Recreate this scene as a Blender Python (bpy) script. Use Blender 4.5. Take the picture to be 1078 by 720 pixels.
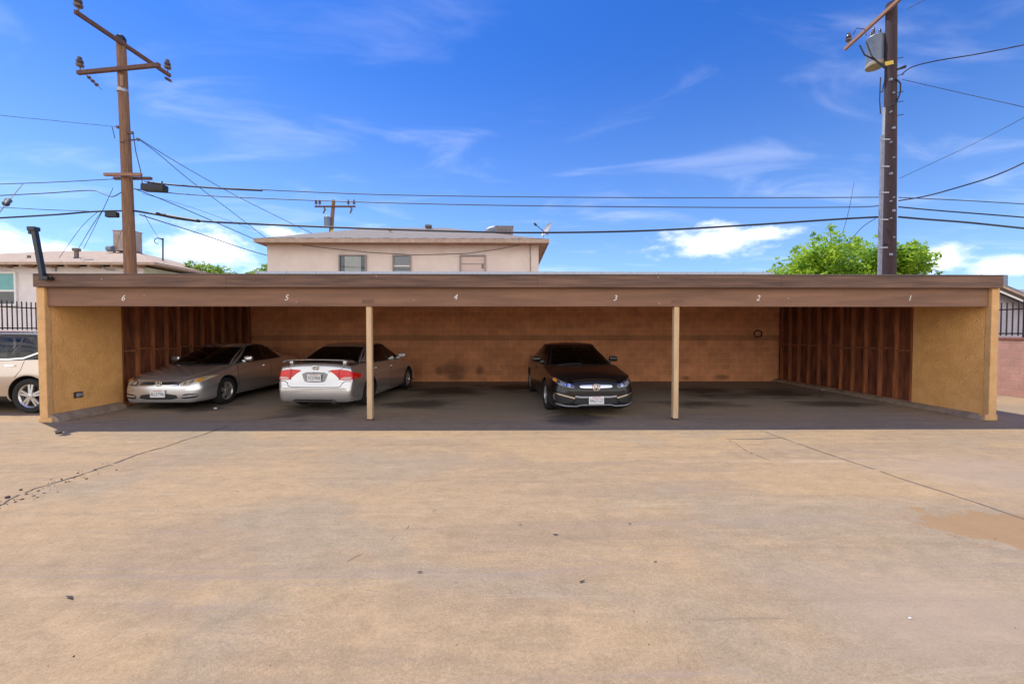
import bpy, bmesh, math, random
import numpy as np
from mathutils import Vector, Matrix, Euler
from mathutils.bvhtree import BVHTree

R = math.radians
random.seed(7)
for o in list(bpy.data.objects):
    bpy.data.objects.remove(o)
scene = bpy.context.scene
COL = scene.collection

# ------------------------------------------------------------------ camera
F = 425.0                    # focal length in pixels of a 1078 px wide frame
CAM_Z = 1.70
PITCH, YAW = R(1.415), R(0.6)
cam_data = bpy.data.cameras.new('camera')
cam_data.sensor_width = 36.0
cam_data.lens = 36.0 * F / 1078.0
cam_data.clip_start = 0.05
cam_data.clip_end = 3000
cam = bpy.data.objects.new('camera', cam_data)
COL.objects.link(cam)
cam.location = (0, 0, CAM_Z)
cam.rotation_euler = (R(90) - PITCH, 0, -YAW)
scene.camera = cam
CM = Euler(cam.rotation_euler).to_matrix()

def ray(px, py):
    return CM @ Vector(((px - 539.0) / F, -(py - 360.0) / F, -1.0))

def at(px, py, Y):
    d = ray(px, py)
    return Vector((0, 0, CAM_Z)) + d * (Y / d.y)

def gr(px, py, z=0.0):
    d = ray(px, py)
    return Vector((0, 0, CAM_Z)) + d * ((z - CAM_Z) / d.z)

# ------------------------------------------------------------------ world, sun, exposure
SUN = Vector((-1.07, 0.65, 2.775)).normalized()
EL = math.asin(SUN.z)
AZ = math.atan2(SUN.x, SUN.y)
world = bpy.data.worlds.new('World')
scene.world = world
world.use_nodes = True
wn, wl = world.node_tree.nodes, world.node_tree.links
wn.clear()

def N(t, **kw):
    n = wn.new(t)
    for k, v in kw.items():
        setattr(n, k, v)
    return n

def wmath(op, a, b=None, c=None, clamp=False):
    n = N('ShaderNodeMath', operation=op, use_clamp=clamp)
    for i, v in enumerate((a, b, c)):
        if v is None:
            continue
        if isinstance(v, (int, float)):
            n.inputs[i].default_value = v
        else:
            wl.new(v, n.inputs[i])
    return n.outputs[0]

sky = N('ShaderNodeTexSky', sky_type='NISHITA', sun_disc=False, sun_elevation=EL, sun_rotation=AZ)
sky.air_density = 1.0
sky.dust_density = 0.3
sky.ozone_density = 3.0
tint = N('ShaderNodeMix', data_type='RGBA', blend_type='MULTIPLY')
tint.inputs[0].default_value = 1.0
wl.new(sky.outputs[0], tint.inputs[6])
tc = N('ShaderNodeTexCoord')
sep = N('ShaderNodeSeparateXYZ')
wl.new(tc.outputs['Generated'], sep.inputs[0])
sx, sy, sz = sep.outputs
w_az = wmath('ARCTAN2', sx, sy)
w_el = wmath('ARCSINE', sz)
deep = N('ShaderNodeMapRange', interpolation_type='SMOOTHSTEP')     # clear desert air: the blue deepens with height
deep.inputs['From Min'].default_value = 0.10
deep.inputs['From Max'].default_value = 0.66
wl.new(w_el, deep.inputs[0])
tcol = N('ShaderNodeMix', data_type='RGBA')
tcol.inputs[6].default_value = (0.56, 0.70, 0.92, 1)
tcol.inputs[7].default_value = (0.155, 0.42, 0.88, 1)
wl.new(deep.outputs[0], tcol.inputs[0])
zen = N('ShaderNodeMapRange', interpolation_type='SMOOTHSTEP')  # unseen zenith made extra blue, added to tint the shaded ground
zen.inputs['From Min'].default_value = 0.72
zen.inputs['From Max'].default_value = 1.2
wl.new(w_el, zen.inputs[0])
zcol = N('ShaderNodeMix', data_type='RGBA')
zcol.inputs[7].default_value = (0.16, 0.56, 1.95, 1)
wl.new(zen.outputs[0], zcol.inputs[0])
wl.new(tcol.outputs[2], zcol.inputs[6])
wl.new(zcol.outputs[2], tint.inputs[7])
# heaps of cumulus low over the roofs, by azimuth and elevation
def azel(px, py):
    d = ray(px, py).normalized()
    return math.atan2(d.x, d.y), math.asin(d.z)
blobs = [(-15, 262, 75, 30), (40, 268, 62, 16), (222, 262, 52, 26), (300, 247, 30, 10), (745, 256, 62, 20),
         (800, 246, 45, 9), (915, 290, 80, 16), (985, 274, 48, 17), (1055, 280, 50, 15),
         (1140, 262, 60, 26), (-120, 250, 90, 40), (640, 300, 120, 10), (420, 296, 160, 10)]
field = None
for (px, py, hx, hy) in blobs:
    a0, e0 = azel(px, py)
    a1, _ = azel(px + hx, py)
    _, e1 = azel(px, py - hy)
    da = wmath('DIVIDE', wmath('SUBTRACT', w_az, a0), abs(a1 - a0))
    de = wmath('DIVIDE', wmath('SUBTRACT', w_el, e0), abs(e1 - e0))
    d2 = wmath('ADD', wmath('MULTIPLY', da, da), wmath('MULTIPLY', de, de))
    f = wmath('SUBTRACT', 1.0, wmath('SQRT', d2))
    field = f if field is None else wmath('MAXIMUM', field, f)
nz = N('ShaderNodeTexNoise')
nz.inputs['Scale'].default_value = 14.0
nz.inputs['Detail'].default_value = 9.0
nz.inputs['Roughness'].default_value = 0.62
wmap = N('ShaderNodeMapping')
wmap.inputs['Scale'].default_value = (1, 1, 2.0)
wl.new(tc.outputs['Generated'], wmap.inputs[0])
wl.new(wmap.outputs[0], nz.inputs['Vector'])
cum = wmath('ADD', field, wmath('MULTIPLY', wmath('SUBTRACT', nz.outputs[0], 0.5), 2.6))
ramp = N('ShaderNodeMapRange', interpolation_type='SMOOTHSTEP')
ramp.inputs['From Min'].default_value = -0.20
ramp.inputs['From Max'].default_value = 0.95
ramp.inputs['To Max'].default_value = 0.64
wl.new(cum, ramp.inputs[0])
# thin cirrus drawn out across the sky, on a plane overhead
den = wmath('ADD', wmath('MAXIMUM', sz, 0.0), 0.10)
cx = wmath('DIVIDE', sx, den)
cy = wmath('DIVIDE', sy, den)
comb = N('ShaderNodeCombineXYZ')
wl.new(cx, comb.inputs[0]); wl.new(cy, comb.inputs[1])
cmap = N('ShaderNodeMapping')
cmap.inputs['Rotation'].default_value = (0, 0, R(24))
cmap.inputs['Scale'].default_value = (0.60, 1.2, 1)
cmap.inputs['Location'].default_value = (1.4, 9.2, 0)
wl.new(comb.outputs[0], cmap.inputs[0])
cn = N('ShaderNodeTexNoise')
cn.inputs['Scale'].default_value = 2.3
cn.inputs['Detail'].default_value = 8
cn.inputs['Roughness'].default_value = 0.55
cn.inputs['Distortion'].default_value = 0.7
wl.new(cmap.outputs[0], cn.inputs['Vector'])
cr = N('ShaderNodeMapRange', interpolation_type='SMOOTHSTEP')
cr.inputs['From Min'].default_value = 0.50
cr.inputs['From Max'].default_value = 0.82
cr.inputs['To Max'].default_value = 0.13
wl.new(cn.outputs[0], cr.inputs[0])
cov = wmath('MAXIMUM', ramp.outputs[0], cr.outputs[0])
# bright cloud banks added in the unseen sky behind camera to light the carport
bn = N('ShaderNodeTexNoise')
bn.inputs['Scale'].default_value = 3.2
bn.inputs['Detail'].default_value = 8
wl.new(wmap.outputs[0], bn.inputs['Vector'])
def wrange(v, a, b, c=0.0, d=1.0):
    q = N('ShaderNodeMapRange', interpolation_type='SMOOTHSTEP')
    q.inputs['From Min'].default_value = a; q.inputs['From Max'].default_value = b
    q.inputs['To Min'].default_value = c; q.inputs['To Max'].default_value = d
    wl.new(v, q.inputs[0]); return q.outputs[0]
fill_clouds = wmath('MULTIPLY', wrange(bn.outputs[0], 0.30, 0.46), wmath('MULTIPLY', wrange(wmath('MULTIPLY', sy, -1.0), 0.0, 0.35), wrange(w_el, 0.95, 0.42)))
cov = wmath('MAXIMUM', cov, fill_clouds)
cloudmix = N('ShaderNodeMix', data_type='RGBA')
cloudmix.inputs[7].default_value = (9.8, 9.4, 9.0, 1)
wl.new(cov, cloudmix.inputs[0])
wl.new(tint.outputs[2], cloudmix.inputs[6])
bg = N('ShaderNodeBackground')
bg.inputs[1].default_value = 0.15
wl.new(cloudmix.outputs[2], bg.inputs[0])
wo = N('ShaderNodeOutputWorld')
wl.new(bg.outputs[0], wo.inputs[0])

sun_data = bpy.data.lights.new('sun', 'SUN')
sun_data.energy = 3.9
sun_data.angle = R(0.5)
sun_data.color = (1.0, 0.92, 0.80)
sun = bpy.data.objects.new('sun', sun_data)
COL.objects.link(sun)
sun.rotation_euler = (-SUN).to_track_quat('-Z', 'Y').to_euler()
sun.location = SUN * 40

scene.render.engine = 'CYCLES'
scene.cycles.max_bounces = 10
scene.cycles.diffuse_bounces = 6
scene.cycles.transparent_max_bounces = 16
scene.view_settings.view_transform = 'Standard'
scene.view_settings.look = 'None'
scene.view_settings.gamma = 1.0
scene.view_settings.use_curve_mapping = False
scene.view_settings.exposure = 0.52

# ------------------------------------------------------------------ materials
def nodes_of(m):
    m.use_nodes = True
    return m.node_tree.nodes, m.node_tree.links, m.node_tree.nodes['Principled BSDF']

def c4(c):
    return (c[0], c[1], c[2], 1.0)

def mat(name, col, rough=0.7, metal=0.0, var=0.0, scale=6.0, stretch=(1, 1, 1), bump=0.0, bscale=None,
        coat=0.0, col2=None, spec=0.5, detail=6.0, lo=0.35, hi=0.65):
    """plain surface whose colour wanders between two tones, with a fine bump"""
    m = bpy.data.materials.new(name)
    n, l, p = nodes_of(m)
    p.inputs['Base Color'].default_value = c4(col)
    p.inputs['Roughness'].default_value = rough
    p.inputs['Metallic'].default_value = metal
    p.inputs['Coat Weight'].default_value = coat
    p.inputs['Coat Roughness'].default_value = 0.04
    p.inputs['Specular IOR Level'].default_value = spec
    if var or col2 or bump:
        t = n.new('ShaderNodeTexCoord')
        mp = n.new('ShaderNodeMapping')
        mp.inputs['Scale'].default_value = stretch
        l.new(t.outputs['Object'], mp.inputs[0])
    if var or col2:
        nz = n.new('ShaderNodeTexNoise')
        nz.inputs['Scale'].default_value = scale
        nz.inputs['Detail'].default_value = detail
        nz.inputs['Roughness'].default_value = 0.62
        l.new(mp.outputs[0], nz.inputs['Vector'])
        mr = n.new('ShaderNodeMapRange')
        mr.inputs['From Min'].default_value = lo
        mr.inputs['From Max'].default_value = hi
        l.new(nz.outputs[0], mr.inputs[0])
        mx = n.new('ShaderNodeMix'); mx.data_type = 'RGBA'
        d = col2 if col2 else tuple(v * (1 - var) for v in col)
        mx.inputs[6].default_value = c4(col)
        mx.inputs[7].default_value = c4(d)
        l.new(mr.outputs[0], mx.inputs[0])
        l.new(mx.outputs[2], p.inputs['Base Color'])
    if bump:
        nb = n.new('ShaderNodeTexNoise')
        nb.inputs['Scale'].default_value = bscale or scale * 6
        nb.inputs['Detail'].default_value = 4
        l.new(mp.outputs[0], nb.inputs['Vector'])
        bp = n.new('ShaderNodeBump')
        bp.inputs['Strength'].default_value = bump
        bp.inputs['Distance'].default_value = 0.02
        l.new(nb.outputs[0], bp.inputs['Height'])
        l.new(bp.outputs[0], p.inputs['Normal'])
    return m

def mnode(n, l, op, a, b=None, clamp=False):
    q = n.new('ShaderNodeMath'); q.operation = op; q.use_clamp = clamp
    for i, v in enumerate((a, b)):
        if v is None:
            continue
        if isinstance(v, (int, float)):
            q.inputs[i].default_value = v
        else:
            l.new(v, q.inputs[i])
    return q.outputs[0]

def block_mat(name, c1, c2, mortar, axis='XZ', bw=0.40, bh=0.20, ms=0.010, stains=(), wear=None):
    """painted concrete block laid in running bond, in metres of the object's own space"""
    m = bpy.data.materials.new(name)
    n, l, p = nodes_of(m)
    p.inputs['Roughness'].default_value = 0.85
    t = n.new('ShaderNodeTexCoord')
    s = n.new('ShaderNodeSeparateXYZ'); l.new(t.outputs['Object'], s.inputs[0])
    cb = n.new('ShaderNodeCombineXYZ')
    l.new(s.outputs[0 if axis[0] == 'X' else 1], cb.inputs[0])
    l.new(s.outputs[2], cb.inputs[1])
    b = n.new('ShaderNodeTexBrick')
    b.offset = 0.5
    b.inputs['Scale'].default_value = 1.0
    b.inputs['Brick Width'].default_value = bw
    b.inputs['Row Height'].default_value = bh
    b.inputs['Mortar Size'].default_value = ms
    b.inputs['Mortar Smooth'].default_value = 0.3
    b.inputs['Bias'].default_value = 0.0
    b.inputs['Color1'].default_value = c4(c1)
    b.inputs['Color2'].default_value = c4(c2)
    b.inputs['Mortar'].default_value = c4(mortar)
    l.new(cb.outputs[0], b.inputs['Vector'])
    nz = n.new('ShaderNodeTexNoise')
    nz.inputs['Scale'].default_value = 2.2
    nz.inputs['Detail'].default_value = 9
    nz.inputs['Roughness'].default_value = 0.7
    l.new(t.outputs['Object'], nz.inputs['Vector'])
    mr = n.new('ShaderNodeMapRange')
    mr.inputs['From Min'].default_value = 0.3; mr.inputs['From Max'].default_value = 0.7
    mr.inputs['To Min'].default_value = 0.74; mr.inputs['To Max'].default_value = 1.12
    l.new(nz.outputs[0], mr.inputs[0])
    mx = n.new('ShaderNodeMix'); mx.data_type = 'RGBA'; mx.blend_type = 'MULTIPLY'
    mx.inputs[0].default_value = 1.0
    l.new(b.outputs['Color'], mx.inputs[6]); l.new(mr.outputs[0], mx.inputs[7])
    out = mx.outputs[2]
    fld = None
    for (x0, z0, rx, rz) in stains:              # exhaust soot with a shape of its own
        dx = mnode(n, l, 'DIVIDE', mnode(n, l, 'SUBTRACT', s.outputs[0], x0), rx)
        dz = mnode(n, l, 'DIVIDE', mnode(n, l, 'SUBTRACT', s.outputs[2], z0), rz)
        d = mnode(n, l, 'SQRT', mnode(n, l, 'ADD', mnode(n, l, 'MULTIPLY', dx, dx), mnode(n, l, 'MULTIPLY', dz, dz)))
        f = mnode(n, l, 'SUBTRACT', 1.0, d)
        fld = f if fld is None else mnode(n, l, 'MAXIMUM', fld, f)
    if fld is not None:
        fld = mnode(n, l, 'ADD', fld, mnode(n, l, 'MULTIPLY', mnode(n, l, 'SUBTRACT', nz.outputs[0], 0.5), 1.0))
        sr = n.new('ShaderNodeMapRange'); sr.interpolation_type = 'SMOOTHSTEP'
        sr.inputs['From Min'].default_value = 0.0; sr.inputs['From Max'].default_value = 0.7
        sr.inputs['To Max'].default_value = 0.55
        l.new(fld, sr.inputs[0])
        m2 = n.new('ShaderNodeMix'); m2.data_type = 'RGBA'
        m2.inputs[7].default_value = (0.02, 0.017, 0.013, 1)
        l.new(sr.outputs[0], m2.inputs[0]); l.new(out, m2.inputs[6])
        out = m2.outputs[2]
    if wear:                                     # a band of older paint at one height
        bz = mnode(n, l, 'GREATER_THAN', s.outputs[2], wear[0])
        bz2 = mnode(n, l, 'LESS_THAN', s.outputs[2], wear[1])
        k = mnode(n, l, 'MULTIPLY', mnode(n, l, 'MULTIPLY', bz, bz2), wear[2])
        m3 = n.new('ShaderNodeMix'); m3.data_type = 'RGBA'
        m3.inputs[7].default_value = (0.20, 0.09, 0.045, 1)
        l.new(k, m3.inputs[0]); l.new(out, m3.inputs[6])
        out = m3.outputs[2]
    l.new(out, p.inputs['Base Color'])
    bp = n.new('ShaderNodeBump'); bp.inputs['Strength'].default_value = 0.5; bp.inputs['Distance'].default_value = 0.01
    inv = mnode(n, l, 'SUBTRACT', 1.0, b.outputs['Fac'])
    l.new(mnode(n, l, 'ADD', inv, mnode(n, l, 'MULTIPLY', nz.outputs[0], 0.3)), bp.inputs['Height'])
    l.new(bp.outputs[0], p.inputs['Normal'])
    return m

M = {}
M['stucco'] = mat('stucco', (0.92, 0.52, 0.19), 0.9, col2=(0.78, 0.41, 0.14), scale=4.5, bump=1.0, bscale=38, detail=12)
M['stucco_end'] = mat('stucco_end', (0.78, 0.47, 0.20), 0.9, col2=(0.62, 0.36, 0.15), scale=4, bump=0.9, bscale=45, detail=10)
M['footing'] = mat('footing', (0.36, 0.28, 0.21), 0.9, col2=(0.22, 0.17, 0.13), scale=5, bump=0.8, bscale=30)
M['fascia'] = mat('fascia_paint', (0.215, 0.120, 0.076), 0.75, col2=(0.088, 0.052, 0.038), scale=2.2, stretch=(0.35, 1, 6), bump=0.4, bscale=16, detail=9)
M['beam'] = mat('beam_paint', (0.255, 0.132, 0.078), 0.7, col2=(0.165, 0.086, 0.053), scale=2.0, stretch=(0.3, 1, 3), bump=0.25, bscale=14)
M['post'] = mat('post_paint', (0.66, 0.47, 0.27), 0.75, col2=(0.54, 0.37, 0.20), scale=3, stretch=(4, 4, .8), bump=0.3, bscale=20)
M['stud'] = mat('stud_wood', (0.46, 0.16, 0.06), 0.8, col2=(0.19, 0.065, 0.028), scale=3, stretch=(5, 5, 0.5), bump=0.4, bscale=12, detail=9)
M['sheath'] = mat('sheathing', (0.30, 0.095, 0.040), 0.9, col2=(0.10, 0.034, 0.018), scale=2.5, stretch=(3, 3, .6), bump=0.3, bscale=10)
M['ceiling'] = mat('deck_wood', (0.50, 0.33, 0.20), 0.85, var=0.5, scale=2, stretch=(.5, 5, 1))
M['roofing'] = mat('roofing', (0.30, 0.30, 0.31), 0.85, var=0.3, scale=3)
M['white_paint'] = mat('white_paint', (0.80, 0.79, 0.76), 0.6, var=0.15, scale=30)
M['black_steel'] = mat('black_steel', (0.018, 0.019, 0.022), 0.4, var=0.3, scale=20)
M['iron'] = mat('iron', (0.022, 0.016, 0.016), 0.5, var=0.4, scale=20)
M['pole_wood'] = mat('pole_wood', (0.30, 0.165, 0.085), 0.85, col2=(0.16, 0.085, 0.05), scale=4, stretch=(7, 7, .35), bump=0.6, bscale=18, detail=9)
M['pole_dark'] = mat('pole_wood_dark', (0.058, 0.030, 0.032), 0.8, col2=(0.030, 0.018, 0.022), scale=4, stretch=(7, 7, .35), bump=0.6, bscale=18, detail=9)
M['arm_wood'] = mat('arm_wood', (0.16, 0.085, 0.06), 0.85, var=0.45, scale=5, stretch=(1, 1, 6))
M['arm_pink'] = mat('arm_wood_new', (0.36, 0.20, 0.14), 0.85, var=0.35, scale=5, stretch=(1, 1, 6))
M['porcelain'] = mat('porcelain', (0.10, 0.07, 0.065), 0.2, var=0.2, scale=10)
M['galv'] = mat('galvanised', (0.42, 0.45, 0.50), 0.5, metal=0.5, var=0.2, scale=12)
M['tank'] = mat('tank_paint', (0.17, 0.21, 0.28), 0.45, var=0.2, scale=5)
M['conduit'] = mat('conduit_pvc', (0.26, 0.28, 0.34), 0.6, var=0.25, scale=5)
M['tank_base'] = mat('tank_base', (0.34, 0.29, 0.18), 0.6, var=0.3, scale=8)
M['cable'] = mat('cable', (0.018, 0.019, 0.024), 0.6, var=0.2, scale=8)
M['wire'] = mat('wire', (0.05, 0.055, 0.07), 0.6, var=0.2, scale=8)
M['tag_yellow'] = mat('tag_yellow', (0.70, 0.50, 0.05), 0.6, var=0.2, scale=20)
M['apt_wall'] = mat('apartment_stucco', (0.74, 0.66, 0.61), 0.9, col2=(0.66, 0.58, 0.53), scale=1.2, bump=0.4, bscale=40)
M['shingle'] = mat('shingle', (0.24, 0.205, 0.17), 0.9, col2=(0.11, 0.10, 0.088), scale=9, stretch=(1, 3, 1), bump=0.8, bscale=12)
M['shingle_tan'] = mat('shingle_tan', (0.40, 0.305, 0.215), 0.9, col2=(0.29, 0.22, 0.155), scale=3, stretch=(1, 2, 1), bump=0.6, bscale=12)
M['shingle_grey'] = mat('shingle_grey', (0.25, 0.24, 0.28), 0.9, var=0.35, scale=4, bump=0.5)
M['trim_tan'] = mat('trim_tan', (0.50, 0.37, 0.27), 0.75, var=0.25, scale=5)
M['soffit'] = mat('soffit', (0.42, 0.27, 0.18), 0.8, var=0.3, scale=4)
M['house_white'] = mat('house_white', (0.74, 0.70, 0.70), 0.85, var=0.12, scale=2, bump=0.3, bscale=40)
M['house_green'] = mat('house_side', (0.60, 0.68, 0.56), 0.85, var=0.12, scale=2)
M['house_grey'] = mat('house_grey', (0.44, 0.42, 0.48), 0.85, var=0.15, scale=2, bump=0.3, bscale=30)
M['win_frame'] = mat('win_frame', (0.30, 0.26, 0.25), 0.5, metal=0.2, var=0.15, scale=10)
M['win_white'] = mat('win_frame_white', (0.75, 0.75, 0.74), 0.5, var=0.1, scale=10)
M['curtain'] = mat('curtain', (0.85, 0.83, 0.84), 0.9, var=0.2, scale=9, stretch=(6, 1, .3))
M['drape'] = mat('drape_blue', (0.10, 0.14, 0.22), 0.9, var=0.3, scale=9, stretch=(8, 1, .3))
M['blind'] = mat('blind', (0.42, 0.43, 0.50), 0.7, var=0.2, scale=2, stretch=(.2, .2, 12))
M['board'] = mat('shutter_board', (0.66, 0.55, 0.50), 0.7, var=0.2, scale=2, stretch=(.2, .2, 8))
M['cooler'] = mat('cooler_paint', (0.46, 0.37, 0.32), 0.7, var=0.35, scale=4, stretch=(1, 1, .4))
M['cooler_grey'] = mat('cooler_grey', (0.30, 0.26, 0.26), 0.7, var=0.3, scale=4, stretch=(6, 1, .4))
M['vent'] = mat('vent_metal', (0.22, 0.17, 0.15), 0.6, metal=0.3, var=0.4, scale=14)
M['dish'] = mat('dish_grey', (0.40, 0.42, 0.46), 0.5, var=0.15, scale=8)
M['bark'] = mat('bark', (0.14, 0.095, 0.065), 0.9, var=0.5, scale=6, stretch=(3, 3, .6), bump=0.7)
M['stain'] = mat('crack_dark', (0.085, 0.070, 0.062), 0.95, var=0.4, scale=12)
M['joint'] = mat('joint_fill', (0.21, 0.165, 0.13), 0.95, var=0.55, scale=2.2)
M['dead_leaf'] = mat('dead_leaf', (0.045, 0.032, 0.025), 0.8, var=0.4, scale=30)
M['pebble'] = mat('pebble', (0.62, 0.60, 0.58), 0.8, var=0.3, scale=30)
M['pink_block'] = block_mat('pink_block', (0.46, 0.265, 0.21), (0.41, 0.225, 0.175), (0.36, 0.24, 0.20), axis='YZ')
M['cap_brick'] = mat('cap_brick', (0.28, 0.12, 0.09), 0.8, var=0.3, scale=10)
M['rust'] = mat('rust_steel', (0.10, 0.06, 0.045), 0.8, var=0.5, scale=20)

def glass_mat(name, tintc, refl=0.06):
    m = bpy.data.materials.new(name)
    n, l, p = nodes_of(m)
    out = n['Material Output']
    n.remove(p)
    tr = n.new('ShaderNodeBsdfTransparent'); tr.inputs[0].default_value = c4(tintc)
    gl = n.new('ShaderNodeBsdfGlossy'); gl.inputs['Roughness'].default_value = 0.03
    nzz = n.new('ShaderNodeTexNoise'); nzz.inputs['Scale'].default_value = 9
    mrr = n.new('ShaderNodeMapRange'); mrr.inputs['To Min'].default_value = 0.015; mrr.inputs['To Max'].default_value = 0.06
    l.new(nzz.outputs[0], mrr.inputs[0]); l.new(mrr.outputs[0], gl.inputs['Roughness'])
    fr = n.new('ShaderNodeFresnel'); fr.inputs[0].default_value = 1.5
    mx = n.new('ShaderNodeMixShader')
    l.new(fr.outputs[0], mx.inputs[0]); l.new(tr.outputs[0], mx.inputs[1]); l.new(gl.outputs[0], mx.inputs[2])
    l.new(mx.outputs[0], out.inputs[0])
    return m
M['car_glass'] = glass_mat('car_glass', (0.30, 0.34, 0.34))
M['dark_glass'] = glass_mat('dark_glass', (0.12, 0.13, 0.13))
M['clear_glass'] = glass_mat('clear_glass', (0.85, 0.88, 0.88))
M['teal_glass'] = mat('teal_glass', (0.10, 0.36, 0.38), 0.08, var=0.15, scale=3)
M['window_dark'] = mat('window_dark', (0.06, 0.065, 0.07), 0.1, var=0.3, scale=3)

def paint(name, col, metal, rough):
    m = mat(name, col, rough, metal=metal, coat=1.0, var=0.08, scale=180, detail=2)
    return m
M['silver'] = paint('paint_silver', (0.66, 0.68, 0.71), 0.78, 0.24)
M['light_silver'] = paint('paint_light_silver', (0.57, 0.565, 0.57), 0.74, 0.27)
M['black_paint'] = paint('paint_black', (0.006, 0.0065, 0.008), 0.0, 0.28); M['black_paint'].node_tree.nodes['Principled BSDF'].inputs['Coat Weight'].default_value = 0.7; M['black_paint'].node_tree.nodes['Principled BSDF'].inputs['Specular IOR Level'].default_value = 0.2
M['champagne'] = paint('paint_champagne', (0.58, 0.48, 0.39), 0.70, 0.28)
M['tyre'] = mat('tyre', (0.018, 0.018, 0.018), 0.85, var=0.4, scale=30)
M['rim'] = mat('rim_alloy', (0.62, 0.62, 0.62), 0.32, metal=0.75, var=0.15, scale=20)
M['rim_dark'] = mat('rim_well', (0.02, 0.02, 0.02), 0.7, var=0.2, scale=20)
M['black_plastic'] = mat('black_plastic', (0.016, 0.016, 0.017), 0.5, var=0.3, scale=40)
M['seam'] = mat('panel_gap', (0.012, 0.012, 0.012), 0.9, var=0.1, scale=40)
M['chrome'] = mat('chrome', (0.82, 0.82, 0.82), 0.12, metal=1.0, var=0.08, scale=30)
M['lamp_lens'] = mat('lamp_lens', (0.86, 0.87, 0.88), 0.18, metal=0.7, coat=1.0, var=0.55, scale=16)
M['lamp_house'] = mat('lamp_housing', (0.16, 0.16, 0.17), 0.15, metal=0.5, coat=1.0, var=0.5, scale=14)
M['lamp_hazy'] = mat('lamp_hazed', (0.62, 0.50, 0.34), 0.3, coat=0.6, var=0.25, scale=14)
M['amber'] = mat('amber_lens', (0.75, 0.30, 0.05), 0.15, coat=1.0, var=0.2, scale=30)
M['red_lens'] = mat('red_lens', (0.80, 0.010, 0.010), 0.2, coat=0.4, var=0.25, scale=18, spec=.3)
M['red_clear'] = mat('reverse_lens', (0.70, 0.42, 0.40), 0.12, coat=1.0, var=0.25, scale=18)
M['plate'] = mat('plate_white', (0.78, 0.77, 0.75), 0.5, var=0.1, scale=20)
M['plate_ink'] = mat('plate_ink', (0.03, 0.05, 0.16), 0.5, var=0.1, scale=20)
M['plate_red'] = mat('plate_red', (0.55, 0.05, 0.05), 0.5, var=0.1, scale=20)
M['seat_cloth'] = mat('seat_cloth', (0.05, 0.048, 0.046), 0.9, var=0.3, scale=30)
M['visor'] = mat('visor_cloth', (0.42, 0.36, 0.26), 0.9, var=0.1, scale=30)

def leaf_mat(name, c1, c2):
    m = bpy.data.materials.new(name)
    n, l, p = nodes_of(m)
    t = n.new('ShaderNodeTexCoord')
    nz = n.new('ShaderNodeTexNoise'); nz.inputs['Scale'].default_value = 1.6; nz.inputs['Detail'].default_value = 12
    l.new(t.outputs['Object'], nz.inputs['Vector'])
    mr = n.new('ShaderNodeMapRange'); mr.inputs['From Min'].default_value = .35; mr.inputs['From Max'].default_value = .65
    l.new(nz.outputs[0], mr.inputs[0])
    mx = n.new('ShaderNodeMix'); mx.data_type = 'RGBA'
    mx.inputs[6].default_value = c4(c1); mx.inputs[7].default_value = c4(c2)
    l.new(mr.outputs[0], mx.inputs[0])
    l.new(mx.outputs[2], p.inputs['Base Color'])
    p.inputs['Roughness'].default_value = 0.55
    tl = n.new('ShaderNodeBsdfTranslucent')
    l.new(mx.outputs[2], tl.inputs[0])
    ms = n.new('ShaderNodeMixShader'); ms.inputs[0].default_value = 0.45
    l.new(p.outputs[0], ms.inputs[1]); l.new(tl.outputs[0], ms.inputs[2])
    l.new(ms.outputs[0], n['Material Output'].inputs[0])
    return m
M['leaf'] = leaf_mat('leaf_green', (0.42, 0.58, 0.040), (0.14, 0.30, 0.020))
M['leaf_b'] = leaf_mat('leaf_olive', (0.28, 0.42, 0.04), (0.15, 0.27, 0.02))

# ------------------------------------------------------------------ object helpers
def tag(o, label=None, cat=None, group=None, kind=None):
    if label: o['label'] = label
    if cat: o['category'] = cat
    if group: o['group'] = group
    if kind: o['kind'] = kind
    return o

def thing(name, loc, label, cat, group=None, rz=0.0):
    o = bpy.data.objects.new(name, None)
    o.empty_display_size = 0.2
    COL.objects.link(o)
    o.location = loc
    o.rotation_euler = (0, 0, rz)
    return tag(o, label, cat, group)

def base_of(o):
    v = Vector((0, 0, 0))
    while o is not None:
        v = v + Vector(o.location)
        o = o.parent
    return v

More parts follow.
